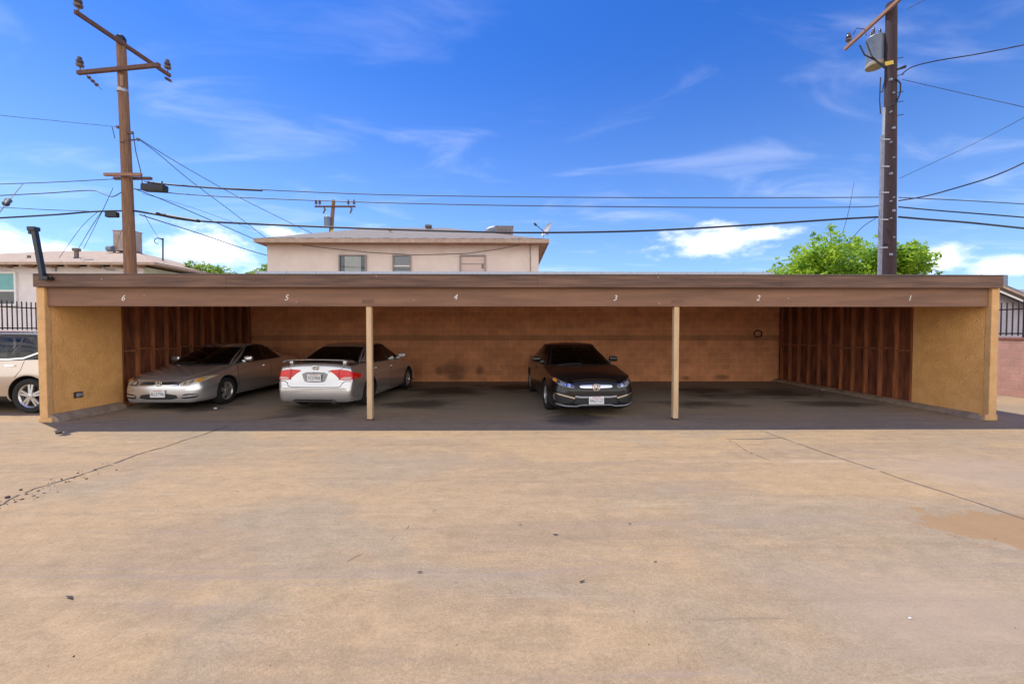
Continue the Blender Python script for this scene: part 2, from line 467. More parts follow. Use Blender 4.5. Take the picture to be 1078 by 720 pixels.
class MB:
    """collects shapes in world space (or a thing's own space while it stands at the origin) and links ONE mesh"""
    def __init__(self):
        self.v, self.f, self.m, self.mi = [], [], [], 0
    def add(self, vs, fs):
        o = len(self.v)
        self.v += [tuple(p) for p in vs]
        self.f += [tuple(i + o for i in f) for f in fs]
        self.m += [self.mi] * len(fs)
        return self
    def box(self, lo, hi, rot=None, piv=None, bev=0.0):
        (x0, y0, z0), (x1, y1, z1) = lo, hi
        if bev > 0:
            bm = bmesh.new()
            bmesh.ops.create_cube(bm, size=1.0)
            for q in bm.verts:
                q.co = Vector(((x0 + x1) / 2 + q.co.x * (x1 - x0), (y0 + y1) / 2 + q.co.y * (y1 - y0), (z0 + z1) / 2 + q.co.z * (z1 - z0)))
            bmesh.ops.bevel(bm, geom=bm.edges[:], offset=bev, segments=2, profile=0.6, affect='EDGES')
            vs = [q.co.copy() for q in bm.verts]
            bm.verts.index_update()
            fs = [[q.index for q in f.verts] for f in bm.faces]
            bm.free()
        else:
            vs = [Vector(p) for p in ((x0, y0, z0), (x1, y0, z0), (x1, y1, z0), (x0, y1, z0), (x0, y0, z1), (x1, y0, z1), (x1, y1, z1), (x0, y1, z1))]
            fs = [(0, 3, 2, 1), (4, 5, 6, 7), (0, 1, 5, 4), (1, 2, 6, 5), (2, 3, 7, 6), (3, 0, 4, 7)]
        if rot is not None:
            pv = Vector(piv) if piv else Vector(((x0 + x1) / 2, (y0 + y1) / 2, (z0 + z1) / 2))
            vs = [pv + rot @ (q - pv) for q in vs]
        return self.add(vs, fs)
    def beam(self, a, b, w, h, up=(0, 0, 1)):
        a, b = Vector(a), Vector(b)
        d = (b - a).normalized()
        s = d.cross(Vector(up))
        if s.length < 1e-4: s = d.cross(Vector((1, 0, 0)))
        s.normalize(); u = s.cross(d).normalized()
        vs = []
        for p in (a, b):
            for (i, j) in ((-1, -1), (1, -1), (1, 1), (-1, 1)):
                vs.append(p + s * (i * w / 2) + u * (j * h / 2))
        return self.add(vs, [(0, 1, 2, 3), (7, 6, 5, 4), (0, 4, 5, 1), (1, 5, 6, 2), (2, 6, 7, 3), (3, 7, 4, 0)])
    def tube(self, pts, r, n=8, cap=True):
        pts = [Vector(p) for p in pts]
        rs = r if isinstance(r, (list, tuple)) else [r] * len(pts)
        vs, fs = [], []
        ref = None
        for i, p in enumerate(pts):
            d = (pts[min(i + 1, len(pts) - 1)] - pts[max(i - 1, 0)])
            d = d.normalized() if d.length > 1e-9 else Vector((0, 0, 1))
            if ref is None:
                ref = d.orthogonal().normalized()
            ref = (ref - d * ref.dot(d))
            ref = ref.normalized() if ref.length > 1e-6 else d.orthogonal().normalized()
            t = d.cross(ref)
            for k in range(n):
                a = 2 * math.pi * k / n
                vs.append(p + (ref * math.cos(a) + t * math.sin(a)) * rs[i])
        for i in range(len(pts) - 1):
            for k in range(n):
                k2 = (k + 1) % n
                fs.append((i * n + k, i * n + k2, (i + 1) * n + k2, (i + 1) * n + k))
        if cap:
            fs.append(tuple(range(n - 1, -1, -1)))
            fs.append(tuple((len(pts) - 1) * n + k for k in range(n)))
        return self.add(vs, fs)
    def lathe(self, prof, o=(0, 0, 0), axis=(0, 0, 1), n=20):
        ax = Vector(axis).normalized()
        u = ax.orthogonal().normalized(); w = ax.cross(u); o = Vector(o)
        vs, fs = [], []
        for (r, h) in prof:
            for k in range(n):
                a = 2 * math.pi * k / n
                vs.append(o + ax * h + (u * math.cos(a) + w * math.sin(a)) * r)
        for i in range(len(prof) - 1):
            for k in range(n):
                k2 = (k + 1) % n
                fs.append((i * n + k, i * n + k2, (i + 1) * n + k2, (i + 1) * n + k))
        return self.add(vs, fs)
    def prism(self, poly, d):
        """polygon in 3-D swept along d"""
        n = len(poly); d = Vector(d)
        vs = [Vector(p) for p in poly] + [Vector(p) + d for p in poly]
        fs = [tuple(range(n)), tuple(range(2 * n - 1, n - 1, -1))]
        for i in range(n):
            j = (i + 1) % n
            fs.append((j, i, n + i, n + j))
        return self.add(vs, fs)
    def build(self, name, mats, parent=None, smooth=None, origin=None, fix=True):
        me = bpy.data.meshes.new(name)
        if parent is not None:
            org = base_of(parent)
        elif origin is not None:
            org = Vector(origin)
        else:
            a = np.array(self.v)
            lo, hi = a.min(0), a.max(0)
            org = Vector(((lo[0] + hi[0]) / 2, (lo[1] + hi[1]) / 2, lo[2]))
        me.from_pydata([tuple(Vector(p) - org) for p in self.v], [], self.f)
        mats = mats if isinstance(mats, (list, tuple)) else [mats]
        for q in mats: me.materials.append(q)
        if len(mats) > 1:
            me.polygons.foreach_set('material_index', self.m)
        if fix:
            bm = bmesh.new(); bm.from_mesh(me)
            bmesh.ops.recalc_face_normals(bm, faces=bm.faces[:])
            bm.to_mesh(me); bm.free()
        if smooth is not None:
            me.polygons.foreach_set('use_smooth', [True] * len(me.polygons))
            me.set_sharp_from_angle(angle=R(smooth))
        me.update()
        o = bpy.data.objects.new(name, me)
        COL.objects.link(o)
        if parent is not None:
            o.parent = parent
        else:
            o.location = org
        return o

def text_mesh(txt, size, depth, shear=0.0):
    cu = bpy.data.curves.new('lettering', 'FONT')
    cu.body = txt; cu.size = size; cu.extrude = depth; cu.align_x = 'CENTER'; cu.align_y = 'CENTER'; cu.shear = shear
    cu.resolution_u = 4
    ob = bpy.data.objects.new('lettering', cu)
    COL.objects.link(ob)
    dg = bpy.context.evaluated_depsgraph_get()
    me = bpy.data.meshes.new_from_object(ob.evaluated_get(dg))
    vs = [v.co.copy() for v in me.vertices]
    fs = [tuple(p.vertices) for p in me.polygons]
    bpy.data.objects.remove(ob); bpy.data.curves.remove(cu); bpy.data.meshes.remove(me)
    return vs, fs

# ================================================================== SETTING
D = 7.66           # front face of the carport's end walls
YB = 13.86         # face of its back wall
def Xat(px, Y):    # world x of a pixel column at eye level
    return at(px, 349.5, Y).x

# ---- ground material: worn tan concrete
def ground_mat():
    m = bpy.data.materials.new('lot_concrete')
    n, l, p = nodes_of(m)
    p.inputs['Roughness'].default_value = 0.88
    p.inputs['Specular IOR Level'].default_value = 0.25
    t = n.new('ShaderNodeTexCoord')
    def noise(scale, stretch=(1, 1, 1), det=7, rough=0.6, dist=0.0, loc=(0, 0, 0), rot=0):
        mp = n.new('ShaderNodeMapping'); mp.inputs['Scale'].default_value = stretch
        mp.inputs['Location'].default_value = loc; mp.inputs['Rotation'].default_value = (0, 0, R(rot))
        l.new(t.outputs['Object'], mp.inputs[0])
        q = n.new('ShaderNodeTexNoise'); q.inputs['Scale'].default_value = scale; q.inputs['Detail'].default_value = det
        q.inputs['Roughness'].default_value = rough; q.inputs['Distortion'].default_value = dist
        l.new(mp.outputs[0], q.inputs['Vector'])
        return q.outputs[0]
    def rng(v, a, b, c=0.0, d=1.0):
        q = n.new('ShaderNodeMapRange'); q.interpolation_type = 'SMOOTHSTEP'
        q.inputs['From Min'].default_value = a; q.inputs['From Max'].default_value = b
        q.inputs['To Min'].default_value = c; q.inputs['To Max'].default_value = d
        l.new(v, q.inputs[0]); return q.outputs[0]
    def mix(fac, a, b, blend='MIX'):
        q = n.new('ShaderNodeMix'); q.data_type = 'RGBA'; q.blend_type = blend
        for s, v in ((0, fac), (6, a), (7, b)):
            if isinstance(v, tuple): q.inputs[s].default_value = c4(v)
            elif isinstance(v, (int, float)): q.inputs[s].default_value = v
            else: l.new(v, q.inputs[s])
        return q.outputs[2]
    big = noise(0.25, (1, 1.6, 1), 4, 0.5, 0.4)
    mid = noise(0.55, (0.6, 2.2, 1), 6, 0.6, 0.8, rot=14)
    col = mix(rng(big, .36, .64), (0.341, 0.238, 0.125), (0.311, 0.223, 0.125))
    col = mix(rng(mid, .46, .64, 0, .85), col, (0.270, 0.196, 0.117))
    grey = noise(.38, (1, 1.3, 1), 5, .55, .6, (14, 3, 0))
    col = mix(rng(grey, .47, .62, 0, .80), col, (0.262, 0.208, 0.134))
    strk = noise(0.9, (0.22, 2.8, 1), 9, 0.68, 0.9, rot=-20)
    col = mix(rng(strk, .50, .72, 0, .75), col, (0.230, 0.168, 0.106))
    strk2 = noise(1.5, (0.25, 3.0, 1), 9, 0.7, 0.6, (4, 2, 0), rot=12)
    col = mix(rng(strk2, .53, .74, 0, .65), col, (0.391, 0.282, 0.160))
    mot = noise(4.5, (1, 1.4, 1), 12, .78, .3, (7, 1, 0))
    q = n.new('ShaderNodeMix'); q.data_type = 'RGBA'; q.blend_type = 'MULTIPLY'; q.inputs[0].default_value = 1.0
    l.new(col, q.inputs[6]); l.new(rng(mot, .25, .75, .78, 1.16), q.inputs[7]); col = q.outputs[2]
    speck = noise(150, det=5, rough=.8)
    col = mix(rng(speck, .50, .64, 0, .50), col, (0.158, 0.110, 0.063))
    col = mix(rng(noise(110, loc=(3, 3, 0), det=5, rough=.8), .52, .66, 0, .45), col, (0.498, 0.384, 0.233))
    pits = noise(26, det=3, rough=.6, loc=(9, 1, 0))
    col = mix(rng(pits, .66, .74, 0, .55), col, (0.141, 0.100, 0.061))
    fine = noise(1.1, (1, 1, 1), 12, .75, 1.6, (11, 2, 0))
    scuff = noise(2.6, (.14, 4.2, 1), 10, .75, .5, (3, 8, 0), rot=-12)
    col = mix(rng(scuff, .59, .68, 0, .55), col, (0.179, 0.135, 0.089))
    vein = noise(.8, (.55, 1.5, 1), 9, .72, 1.2, (21, 6, 0), rot=-18)          # hair cracks and drag marks
    vein = mnode(n, l, 'ABSOLUTE', mnode(n, l, 'SUBTRACT', vein, 0.5))
    col = mix(mnode(n, l, 'MULTIPLY', rng(vein, .010, .002, 0, 1), rng(mot, .46, .60, 0, .42)), col, (0.145, 0.116, 0.088))
    grain = noise(42, det=8, rough=.85, loc=(2, 5, 0))
    q = n.new('ShaderNodeMix'); q.data_type = 'RGBA'; q.blend_type = 'MULTIPLY'; q.inputs[0].default_value = 1.0
    l.new(col, q.inputs[6]); l.new(rng(grain, .30, .70, .82, 1.18), q.inputs[7]); col = q.outputs[2]
    drip = noise(7.0, det=5, rough=.6, loc=(1, 17, 0))
    col = mix(rng(drip, .70, .76, 0, .5), col, (0.152, 0.122, 0.090))
    drag = noise(1.7, (.10, 2.2, 1), 10, .74, .9, (8, 13, 0), rot=-28)
    col = mix(rng(drag, .55, .66, 0, .40), col, (0.231, 0.183, 0.150))
    drag2 = noise(1.3, (.12, 1.8, 1), 10, .72, .8, (3, 23, 0), rot=33)
    col = mix(rng(drag2, .57, .68, 0, .32), col, (0.433, 0.346, 0.245))
    s = n.new('ShaderNodeSeparateXYZ'); l.new(t.outputs['Object'], s.inputs[0])
    for (px, py, r0, w_) in [(985, 690, 2.9, .10), (985, 690, 4.5, .11), (240, 470, 4.2, .10), (520, 720, 2.2, .07)]:     # scrubbed tyre arcs
        g_ = gr(px, py)
        dx = mnode(n, l, 'SUBTRACT', s.outputs[0], g_.x); dy = mnode(n, l, 'SUBTRACT', s.outputs[1], g_.y)
        d_ = mnode(n, l, 'SQRT', mnode(n, l, 'ADD', mnode(n, l, 'MULTIPLY', dx, dx), mnode(n, l, 'MULTIPLY', dy, dy)))
        e_ = mnode(n, l, 'ABSOLUTE', mnode(n, l, 'SUBTRACT', d_, r0))
        k_ = mnode(n, l, 'MULTIPLY', rng(e_, w_, w_ * .4, 0, 1), rng(mot, .46, .60, 0, .30))
        k_ = mnode(n, l, 'MULTIPLY', k_, rng(mid, .42, .58, 0, 1))
        col = mix(k_, col, (0.20, 0.155, 0.125))
    def spot(x0, y0, rx, ry, k=1.0, wob=None, wk=1.3):
        dx = mnode(n, l, 'DIVIDE', mnode(n, l, 'SUBTRACT', s.outputs[0], x0), rx)
        dy = mnode(n, l, 'DIVIDE', mnode(n, l, 'SUBTRACT', s.outputs[1], y0), ry)
        d = mnode(n, l, 'SQRT', mnode(n, l, 'ADD', mnode(n, l, 'MULTIPLY', dx, dx), mnode(n, l, 'MULTIPLY', dy, dy)))
        f = mnode(n, l, 'SUBTRACT', 1.0, d)
        return mnode(n, l, 'ADD', f, mnode(n, l, 'MULTIPLY', mnode(n, l, 'SUBTRACT', wob, 0.5), wk))
    # carport floor greyed in colour to follow its bluish shade, plus spots of oil
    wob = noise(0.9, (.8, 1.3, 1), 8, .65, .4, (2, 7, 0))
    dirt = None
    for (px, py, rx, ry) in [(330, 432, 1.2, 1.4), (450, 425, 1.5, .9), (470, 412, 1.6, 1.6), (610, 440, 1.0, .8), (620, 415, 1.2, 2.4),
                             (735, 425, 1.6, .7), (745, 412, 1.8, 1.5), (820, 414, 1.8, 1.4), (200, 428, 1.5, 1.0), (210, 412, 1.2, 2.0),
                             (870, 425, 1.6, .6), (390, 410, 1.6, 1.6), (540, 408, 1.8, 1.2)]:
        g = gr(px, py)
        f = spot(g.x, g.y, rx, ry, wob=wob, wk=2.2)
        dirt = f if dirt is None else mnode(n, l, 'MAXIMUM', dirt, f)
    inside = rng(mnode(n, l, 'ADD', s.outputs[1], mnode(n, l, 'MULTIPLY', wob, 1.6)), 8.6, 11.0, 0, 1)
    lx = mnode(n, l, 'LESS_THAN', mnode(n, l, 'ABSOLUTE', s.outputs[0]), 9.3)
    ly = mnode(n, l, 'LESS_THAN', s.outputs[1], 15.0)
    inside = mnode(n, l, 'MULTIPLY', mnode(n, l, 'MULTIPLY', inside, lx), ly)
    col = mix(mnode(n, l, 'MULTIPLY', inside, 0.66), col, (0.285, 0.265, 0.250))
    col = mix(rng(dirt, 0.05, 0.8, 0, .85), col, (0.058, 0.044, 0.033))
    # rusty orange stain at the right
    g = gr(1062, 556)
    f = spot(g.x, g.y, .70, .42, wob=noise(2.2, det=9, rough=.68, loc=(1, 4, 0)), wk=2.6)
    col = mix(rng(f, .10, .22, 0, .62), col, (0.265, 0.150, 0.060))
    g = gr(1035, 500)
    f = spot(g.x, g.y, 1.9, 1.1, wob=mid, wk=2.0)
    col = mix(rng(f, .1, .8, 0, .35), col, (0.320, 0.255, 0.191))
    g = gr(1000, 640)
    f = spot(g.x, g.y, 1.5, .8, wob=mid, wk=2.0)
    col = mix(rng(f, .1, .9, 0, .45), col, (0.330, 0.250, 0.174))
    l.new(col, p.inputs['Base Color'])
    bp = n.new('ShaderNodeBump'); bp.inputs['Strength'].default_value = 0.25; bp.inputs['Distance'].default_value = 0.01
    l.new(mnode(n, l, 'ADD', speck, mnode(n, l, 'MULTIPLY', fine, 2.0)), bp.inputs['Height'])
    l.new(bp.outputs[0], p.inputs['Normal'])
    return m
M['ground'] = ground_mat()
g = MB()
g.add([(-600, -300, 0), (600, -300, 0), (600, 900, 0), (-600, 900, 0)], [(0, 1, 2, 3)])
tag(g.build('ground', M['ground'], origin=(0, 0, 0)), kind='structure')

def ribbon(name, pix, w0, material, z=0.004, wob=0.5, jit=0.02, seed=1, step=0.06, gaps=0.0):
    """a crack or joint: a thin sheet just above the slab along a wandering line"""
    rnd = random.Random(seed)
    P = [gr(*q) for q in pix]
    pts = []
    for a, b in zip(P, P[1:]):
        k = max(2, int((b - a).length / step))
        for i in range(k):
            pts.append(a.lerp(b, i / k))
    pts.append(P[-1])
    m = MB()
    L, Rr = [], []
    off = 0.0
    for i, p in enumerate(pts):
        d = pts[min(i + 1, len(pts) - 1)] - pts[max(0, i - 1)]
        s = Vector((-d.y, d.x, 0)).normalized()
        off = off * 0.8 + rnd.uniform(-jit, jit)
        w = w0 * (1 + rnd.uniform(-wob, wob)) * (0.35 + 0.65 * min(1, i / 5, (len(pts) - 1 - i) / 5))
        c = p + s * off
        L.append((c.x + s.x * w / 2, c.y + s.y * w / 2, z)); Rr.append((c.x - s.x * w / 2, c.y - s.y * w / 2, z))
    vs = L + Rr; k = len(pts)
    fs = [(i, i + 1, k + i + 1, k + i) for i in range(k - 1) if rnd.random() > gaps]
    m.add(vs, fs)
    o = m.build(name, material, origin=(0, 0, 0), fix=False)
    return tag(o, kind='structure')

ribbon('ground_crack', [(-30, 543), (0, 531), (22, 521), (40, 514), (75, 504), (112, 491), (150, 478), (185, 467), (221, 455), (245, 447)], 0.020, M['stain'], seed=3, gaps=.05)
ribbon('ground_crack', [(1120, 562), (1078, 546), (1000, 520), (955, 506), (905, 489), (868, 477), (820, 460), (800, 453)], 0.018, M['joint'], seed=5, jit=.006, gaps=.10)
ribbon('ground_crack', [(764, 462), (795, 462), (826, 461)], 0.032, M['joint'], seed=6, jit=.006, wob=.3)
ribbon('ground_crack', [(768, 463), (788, 475), (812, 485)], 0.014, M['joint'], seed=8, jit=.012, gaps=.35)
ribbon('ground_crack', [(196, 537), (216, 524), (248, 516), (262, 520), (276, 516)], 0.006, M['joint'], seed=9, jit=.03, gaps=.5)
ribbon('ground_crack', [(330, 610), (420, 560), (470, 528)], 0.004, M['joint'], seed=12, jit=.02, gaps=.55)

# ================================================================== CARPORT
XL = at(50, 444, D).x        # inner face of the left end wall
XR = at(1041, 443, D).x      # inner face of the right end wall
TW = 0.14
ZB0, ZB1 = 2.186, 2.540      # beam
FY = D - 0.06                # face of the fascia board
ZF0, ZF1 = 2.537, 2.776
RY1, RZ1 = 14.12, 3.685       # rear edge of the roof
carport = thing('carport', ((XL + XR) / 2, D, 0), 'long low six bay open carport of orange stucco and brown boards facing the lot', 'carport')
XC = (XL + XR) / 2
stain_px = [(463, 390, .22, .20), (480, 396, .45, .22), (505, 390, .2, .22), (478, 389, .7, .35), (760, 397, .35, .12), (722, 398, .2, .10)]
stains = []
for (px, py, rx, rz) in stain_px:
    q = at(px, py, YB); stains.append((q.x - XC, q.z, rx, rz))
M['back_block'] = block_mat('back_block', (0.86, 0.375, 0.175), (0.74, 0.31, 0.14), (0.96, 0.49, 0.26), stains=stains, wear=(1.40, 1.60, .45), ms=0.008)

def roofz(y):                # underside of the roof deck
    return ZF1 - 0.10 + (RZ1 - ZF1) * (y - FY) / (RY1 - FY)
mb = MB(); mb.prism([(XL - TW + .004, YB, 0), (XL - TW + .004, YB + .2, 0), (XL - TW + .004, YB + .2, roofz(YB + .2) - .001), (XL - TW + .004, YB, roofz(YB) - .001)], (XR - XL + 2 * TW - .008, 0, 0)); mb.build('back_wall', M['back_block'], carport)
SY = at(132, 349.5, D).y
YST = D + 1.50               # stucco inside the end wall runs this far back
for side, X in ((-1, XL), (1, XR)):
    s = side
    # outer skin, full depth, following the slope of the roof
    w = MB()
    xo, xi = X + s * TW, X + s * 0.114
    a = [(xo, D + .004, 0.0), (xo, YB - .002, 0.0), (xo, YB - .002, roofz(YB) - .003), (xo, D + .004, roofz(D) - .003)]
    w.prism(a, (xi - xo, 0, 0))
    w.build('outer_wall', M['sheath' if False else 'stucco'], carport)
    w = MB()
    a = [(X, D + .11, 0.02), (X, YST, 0.02), (X, YST, roofz(YST) - .004), (X, D + .11, roofz(D + .11) - .004)]
    w.prism(a, (s * .112, 0, 0))
    w.build('stucco_panel', M['stucco'], carport)
    w = MB(); w.box((min(X - s * .006, xo + s * .004), D, 0.07), (max(X - s * .006, xo + s * .004), D + .107, ZF0 - .002), bev=.012)
    w.build('wall_end', M['stucco_end'], carport)
    # dark sheathing sheet seen between the studs
    w = MB(); w.box((min(X + s * .098, X + s * .112), YST + .003, .1), (max(X + s * .098, X + s * .112), YB - .004, 2.62)); w.build('sheathing', M['sheath'], carport)
    y = YST + 0.02
    rnd = random.Random(11 + s)
    yy = []
    while y < YB - .06:
        yy.append(y); y += 0.405 + rnd.uniform(-.012, .012)
    for y in yy:
        t = MB(); dx = rnd.uniform(0, .012)
        t.box((min(X + s * dx, X + s * .096), y, .103), (max(X + s * dx, X + s * .096), y + .042, 2.60), rot=Matrix.Rotation(R(rnd.uniform(-.25, .25)), 3, 'X'))
        t.build('stud', M['stud'], carport)
    for y0, y1 in zip(yy, yy[1:]):
        if rnd.random() < .93:
            zz = 1.27 + rnd.uniform(-.03, .03)
            t = MB(); t.box((min(X + s * .02, X + s * .094), y0 + .046, zz), (max(X + s * .02, X + s * .094), y1 - .004, zz + .042)); t.build('blocking', M['stud'], carport)
    t = MB(); t.box((min(X, X + s * .096), YST + .004, .058), (max(X, X + s * .096), YB - .006, .100)); t.build('sill_plate', M['stud'], carport)
    # raised footing along the foot of the wall
    f = MB()
    y1 = YST - .10 if s < 0 else YB - .01
    prof = [(X + s * .11, 0.0), (X - s * .20, 0.0), (X - s * .17, .075), (X - s * .06, .135 if s < 0 else .085), (X + s * .11, .14 if s < 0 else .09)]
    if s > 0:
        prof = [(X + .11, 0.0), (X - .13, 0.0), (X - .10, .06), (X - .008, .10), (X + .11, .054)]
    f.prism([(x, D + .02, z) for x, z in prof], (0, y1 - D - .02, 0))
    f.build('footing', M['footing'], carport)
    f = MB(); f.box((min(X - s * .09, xo + s * .012), D - .014, 0), (max(X - s * .09, xo + s * .012), D + .10, .085 if s < 0 else .11), bev=.01)
    f.build('footing_pad', M['stucco_end'], carport)

bx0, bx1 = XL + .002, XR - .012
mb = MB(); mb.box((bx0, D + .05, ZB0), (bx1, D + .19, ZB1), bev=.006); beam = mb.build('beam', M['beam'], carport)
mb = MB(); xf0, xf1 = at(34.5, 296, FY).x, at(1056.5, 296, FY).x
mb.box((xf0, FY, ZF0), (xf1, FY + .045, ZF1), bev=.005); mb.build('fascia_board', M['fascia'], carport)
mb = MB()
rx0, rx1 = XL - TW - .02, XR + TW + .02
mb.prism([(rx0, FY + .047, ZF1 - .10), (rx0, RY1, RZ1 - .10), (rx0, RY1, RZ1), (rx0, FY + .047, ZF1 - .012)], (rx1 - rx0, 0, 0))
mb.build('roof_deck', M['ceiling'], carport)
mb = MB()
mb.prism([(rx0 - .01, FY - .010, ZF1 + .002), (rx0 - .01, RY1 + .04, RZ1 + .012), (rx0 - .01, RY1 + .04, RZ1 + .020), (rx0 - .01, FY - .010, ZF1 + .008)], (rx1 - rx0 + .02, 0, 0))
mb.build('roofing_sheet', M['roofing'], carport)
mb = MB()
k = 18
for i in range(k + 1):
    x = XL - .02 + (XR - XL + .04) * i / k
    mb.box((x - .012, RY1 + .03, RZ1 - .02), (x + .012, RY1 + .044, RZ1 + .135))
mb.box((XL - .1, RY1 + .045, RZ1 - .05), (XR + .02, RY1 + .06, RZ1 + .125))
mb.build('rear_flashing', M['galv'], carport)
for px in (238, 566, 823):
    x = at(px, 296, FY).x
    m = MB(); m.box((x - .003, FY - .0015, ZF0 + .004), (x + .003, FY + .01, ZF1 - .014)); m.build('board_joint', M['rust'], carport)
for px, py in ((107, 294), (396, 291), (693, 292), (830, 314), (436, 316), (694, 319.5), (312, 318), (152, 311)):
    q = at(px, py, FY if py < 300 else D + .05); r_ = .012
    m = MB(); m.lathe([(0, -.004), (r_, -.004), (r_ * .8, .006), (0, .006)], (q.x, q.y - .001, q.z), (0, -1, 0), 8); m.build('nail_head', M['galv'], carport)
mb = MB(); mb.box((xf0 + .01, FY - .006, ZF1 - .012), (xf1 - .01, FY + .02, ZF1 + .0015)); mb.build('drip_edge', M['rust'], carport)
for px in (389.2, 711.2):
    x = at(px, 350, D + .12).x
    p = MB(); p.box((x - .049, D + .07, 0.0), (x + .049, D + .168, ZB0 - .002), bev=.007); pp = p.build('post', M['post'], carport)
    b = MB(); b.box((x - .052, D + .067, .0), (x + .052, D + .171, .035), bev=.004); b.build('post_base', M['rust'], pp)
    c = MB(); c.box((x - .11, D + .042, ZB0 + .06), (x + .11, D + .049, ZB0 + .125), bev=.002); c.build('post_strap', M['fascia'], carport)
for ch, px, py in (('6', 129.5, 314), ('5', 301.5, 313.5), ('4', 479.2, 313), ('3', 647.3, 314), ('2', 797.8, 314), ('1', 957.4, 314)):
    q = at(px, py, D + .05)
    vs, fs = text_mesh(ch, .150, .0015, .28)
    m = MB(); m.add([Vector((q.x + v.x, D + .0468 - v.z, q.z + v.y)) for v in vs], fs)
    o = m.build('bay_number', M['white_paint'], carport)
    o['label'] = 'white slanted numeral %s on the beam' % ch
q = at(797, 351.5, YB)
m = MB(); m.tube([q + Vector((.13 * math.cos(a), -.05, .12 * math.sin(a))) for a in np.linspace(0, 2 * math.pi, 25)], .022, 8, cap=False)
m.build('hose_ring', M['rust'], carport, smooth=60)
qd = ray(82, 415.5); kx = (XL + .0) / qd.x; q = Vector((0, 0, CAM_Z)) + qd * kx
m = MB(); m.box((XL - .002, q.y - .085, q.z - .06), (XL + .018, q.y + .085, q.z + .06), bev=.006)
ob = m.build('outlet_box', M['rust'], carport)
m = MB(); m.box((XL + .018, q.y - .05, q.z - .035), (XL + .05, q.y - .002, q.z + .035), bev=.008); m.box((XL + .018, q.y + .015, q.z - .03), (XL + .03, q.y + .065, q.z + .03), bev=.004)
m.build('outlet_cover', M['galv'], ob)

# black steel bracket rising off the left end of the roof edge
p0 = at(45.5, 292, FY - .06); p1 = at(36.0, 241, FY - .06)
st = thing('steel_bracket', p0, 'black square steel tube leaning up off the left roof corner', 'bracket')
m = MB(); m.beam(p0, p1, .068, .068, up=(0, 1, 0)); m.build('tube', M['black_steel'], st)
m = MB(); m.box((p1.x - .085, p1.y - .05, p1.z - .04), (p1.x + .05, p1.y + .06, p1.z + .035), bev=.01); m.box((p1.x - .075, p1.y - .04, p1.z - .10), (p1.x - .03, p1.y + .05, p1.z - .038), bev=.008); m.build('head', M['black_steel'], st)
m = MB(); m.box((p0.x - .03, FY - .115, p0.z - .05), (p0.x + .13, FY - .001, p0.z + .015), bev=.008); m.tube([(p0.x + .02, FY - .06, p0.z - .02), (p0.x + .16, FY - .06, p0.z - .01)], .028, 8); m.build('foot_clamp', M['black_steel'], st)

# ================================================================== BOUNDARY WALLS
def wall_line(xw, y0, y1, h, thick, label, flabel, side):
    w = thing('block_wall', (xw, (y0 + y1) / 2, 0), label, 'wall')
    m = MB(); m.box((xw - thick / 2, y0, 0), (xw + thick / 2, y1, h)); m.build('wall_body', M['pink_block'], w)
    m = MB()
    y = y0
    while y < y1:
        m.box((xw - thick / 2 - .02, y + .004, h + .001), (xw + thick / 2 + .02, min(y + .40, y1) - .004, h + .06), bev=.008); y += .40
    m.build('wall_cap', M['cap_brick'], w)
    f = thing('iron_fence', (xw, (y0 + y1) / 2, h + .06), flabel, 'fence')
    m = MB(); zt = h + .06
    m.beam((xw, y0, zt + .10), (xw, y1, zt + .10), .035, .035); m.build('rail', M['iron'], f)
    m = MB(); m.beam((xw, y0, zt + .74), (xw, y1, zt + .74), .035, .035); m.build('rail', M['iron'], f)
    m = MB(); y = y0 + .06
    while y < y1:
        m.box((xw - .011, y - .011, zt + .04), (xw + .011, y + .011, zt + .93)); y += .125
    m.build('picket_panel', M['iron'], f)
    y = y0 + .1
    while y < y1:
        m = MB(); m.box((xw - .03, y - .03, zt), (xw + .03, y + .03, zt + .97), bev=.004); m.build('fence_post', M['iron'], f); y += 2.4
XWR = gr(1065, 417.5).x + .1
wall_line(XWR, 3.0, 14.4, 1.50, .2, 'pink painted concrete block wall right of the carport', 'black iron picket fence on the pink wall right of the carport', 1)
wall_line(-15.2, 6.0, 16.5, 1.66, .2, 'pink block wall with dark cap behind the parked suv', 'black iron picket fence on the wall behind the parked suv', -1)

# ================================================================== BUILDINGS BEHIND
def hip_roof(m, x0, x1, y0, y1, ze, zr, rx0, rx1, ry):
    A = [(x0, y0, ze), (x1, y0, ze), (x1, y1, ze), (x0, y1, ze)]
    r0, r1 = (rx0, ry, zr), (rx1, ry, zr)
    vs = A + [r0, r1] + [(x, y, z - .02) for x, y, z in A]
    m.add(vs, [(0, 1, 5, 4), (1, 2, 5), (2, 3, 4, 5), (3, 0, 4), (9, 8, 7, 6), (0, 6, 7, 1), (1, 7, 8, 2), (2, 8, 9, 3), (3, 9, 6, 0)])

def window(par, x0, x1, z0, z1, yw, fm, panes, fw=.06, sill=True):
    """panes: list of (x0,x1,z0,z1,material) fractions behind the frame"""
    m = MB()
    m.box((x0, yw - .10, z0), (x0 + fw, yw + .02, z1)); m.box((x1 - fw, yw - .10, z0), (x1, yw + .02, z1))
    m.box((x0 + fw, yw - .10, z1 - fw), (x1 - fw, yw + .02, z1)); m.box((x0 + fw, yw - .10, z0), (x1 - fw, yw + .02, z0 + fw))
    w = m.build('window', fm, par)
    for (a, b, c, d, mm, nm, dy) in panes:
        m = MB(); m.box((x0 + fw + (x1 - x0 - 2 * fw) * a + .001, yw - .03 + dy, z0 + fw + (z1 - z0 - 2 * fw) * c + .001), (x0 + fw + (x1 - x0 - 2 * fw) * b - .001, yw - .022 + dy, z0 + fw + (z1 - z0 - 2 * fw) * d - .001))
        m.build(nm, mm, w)
    return w

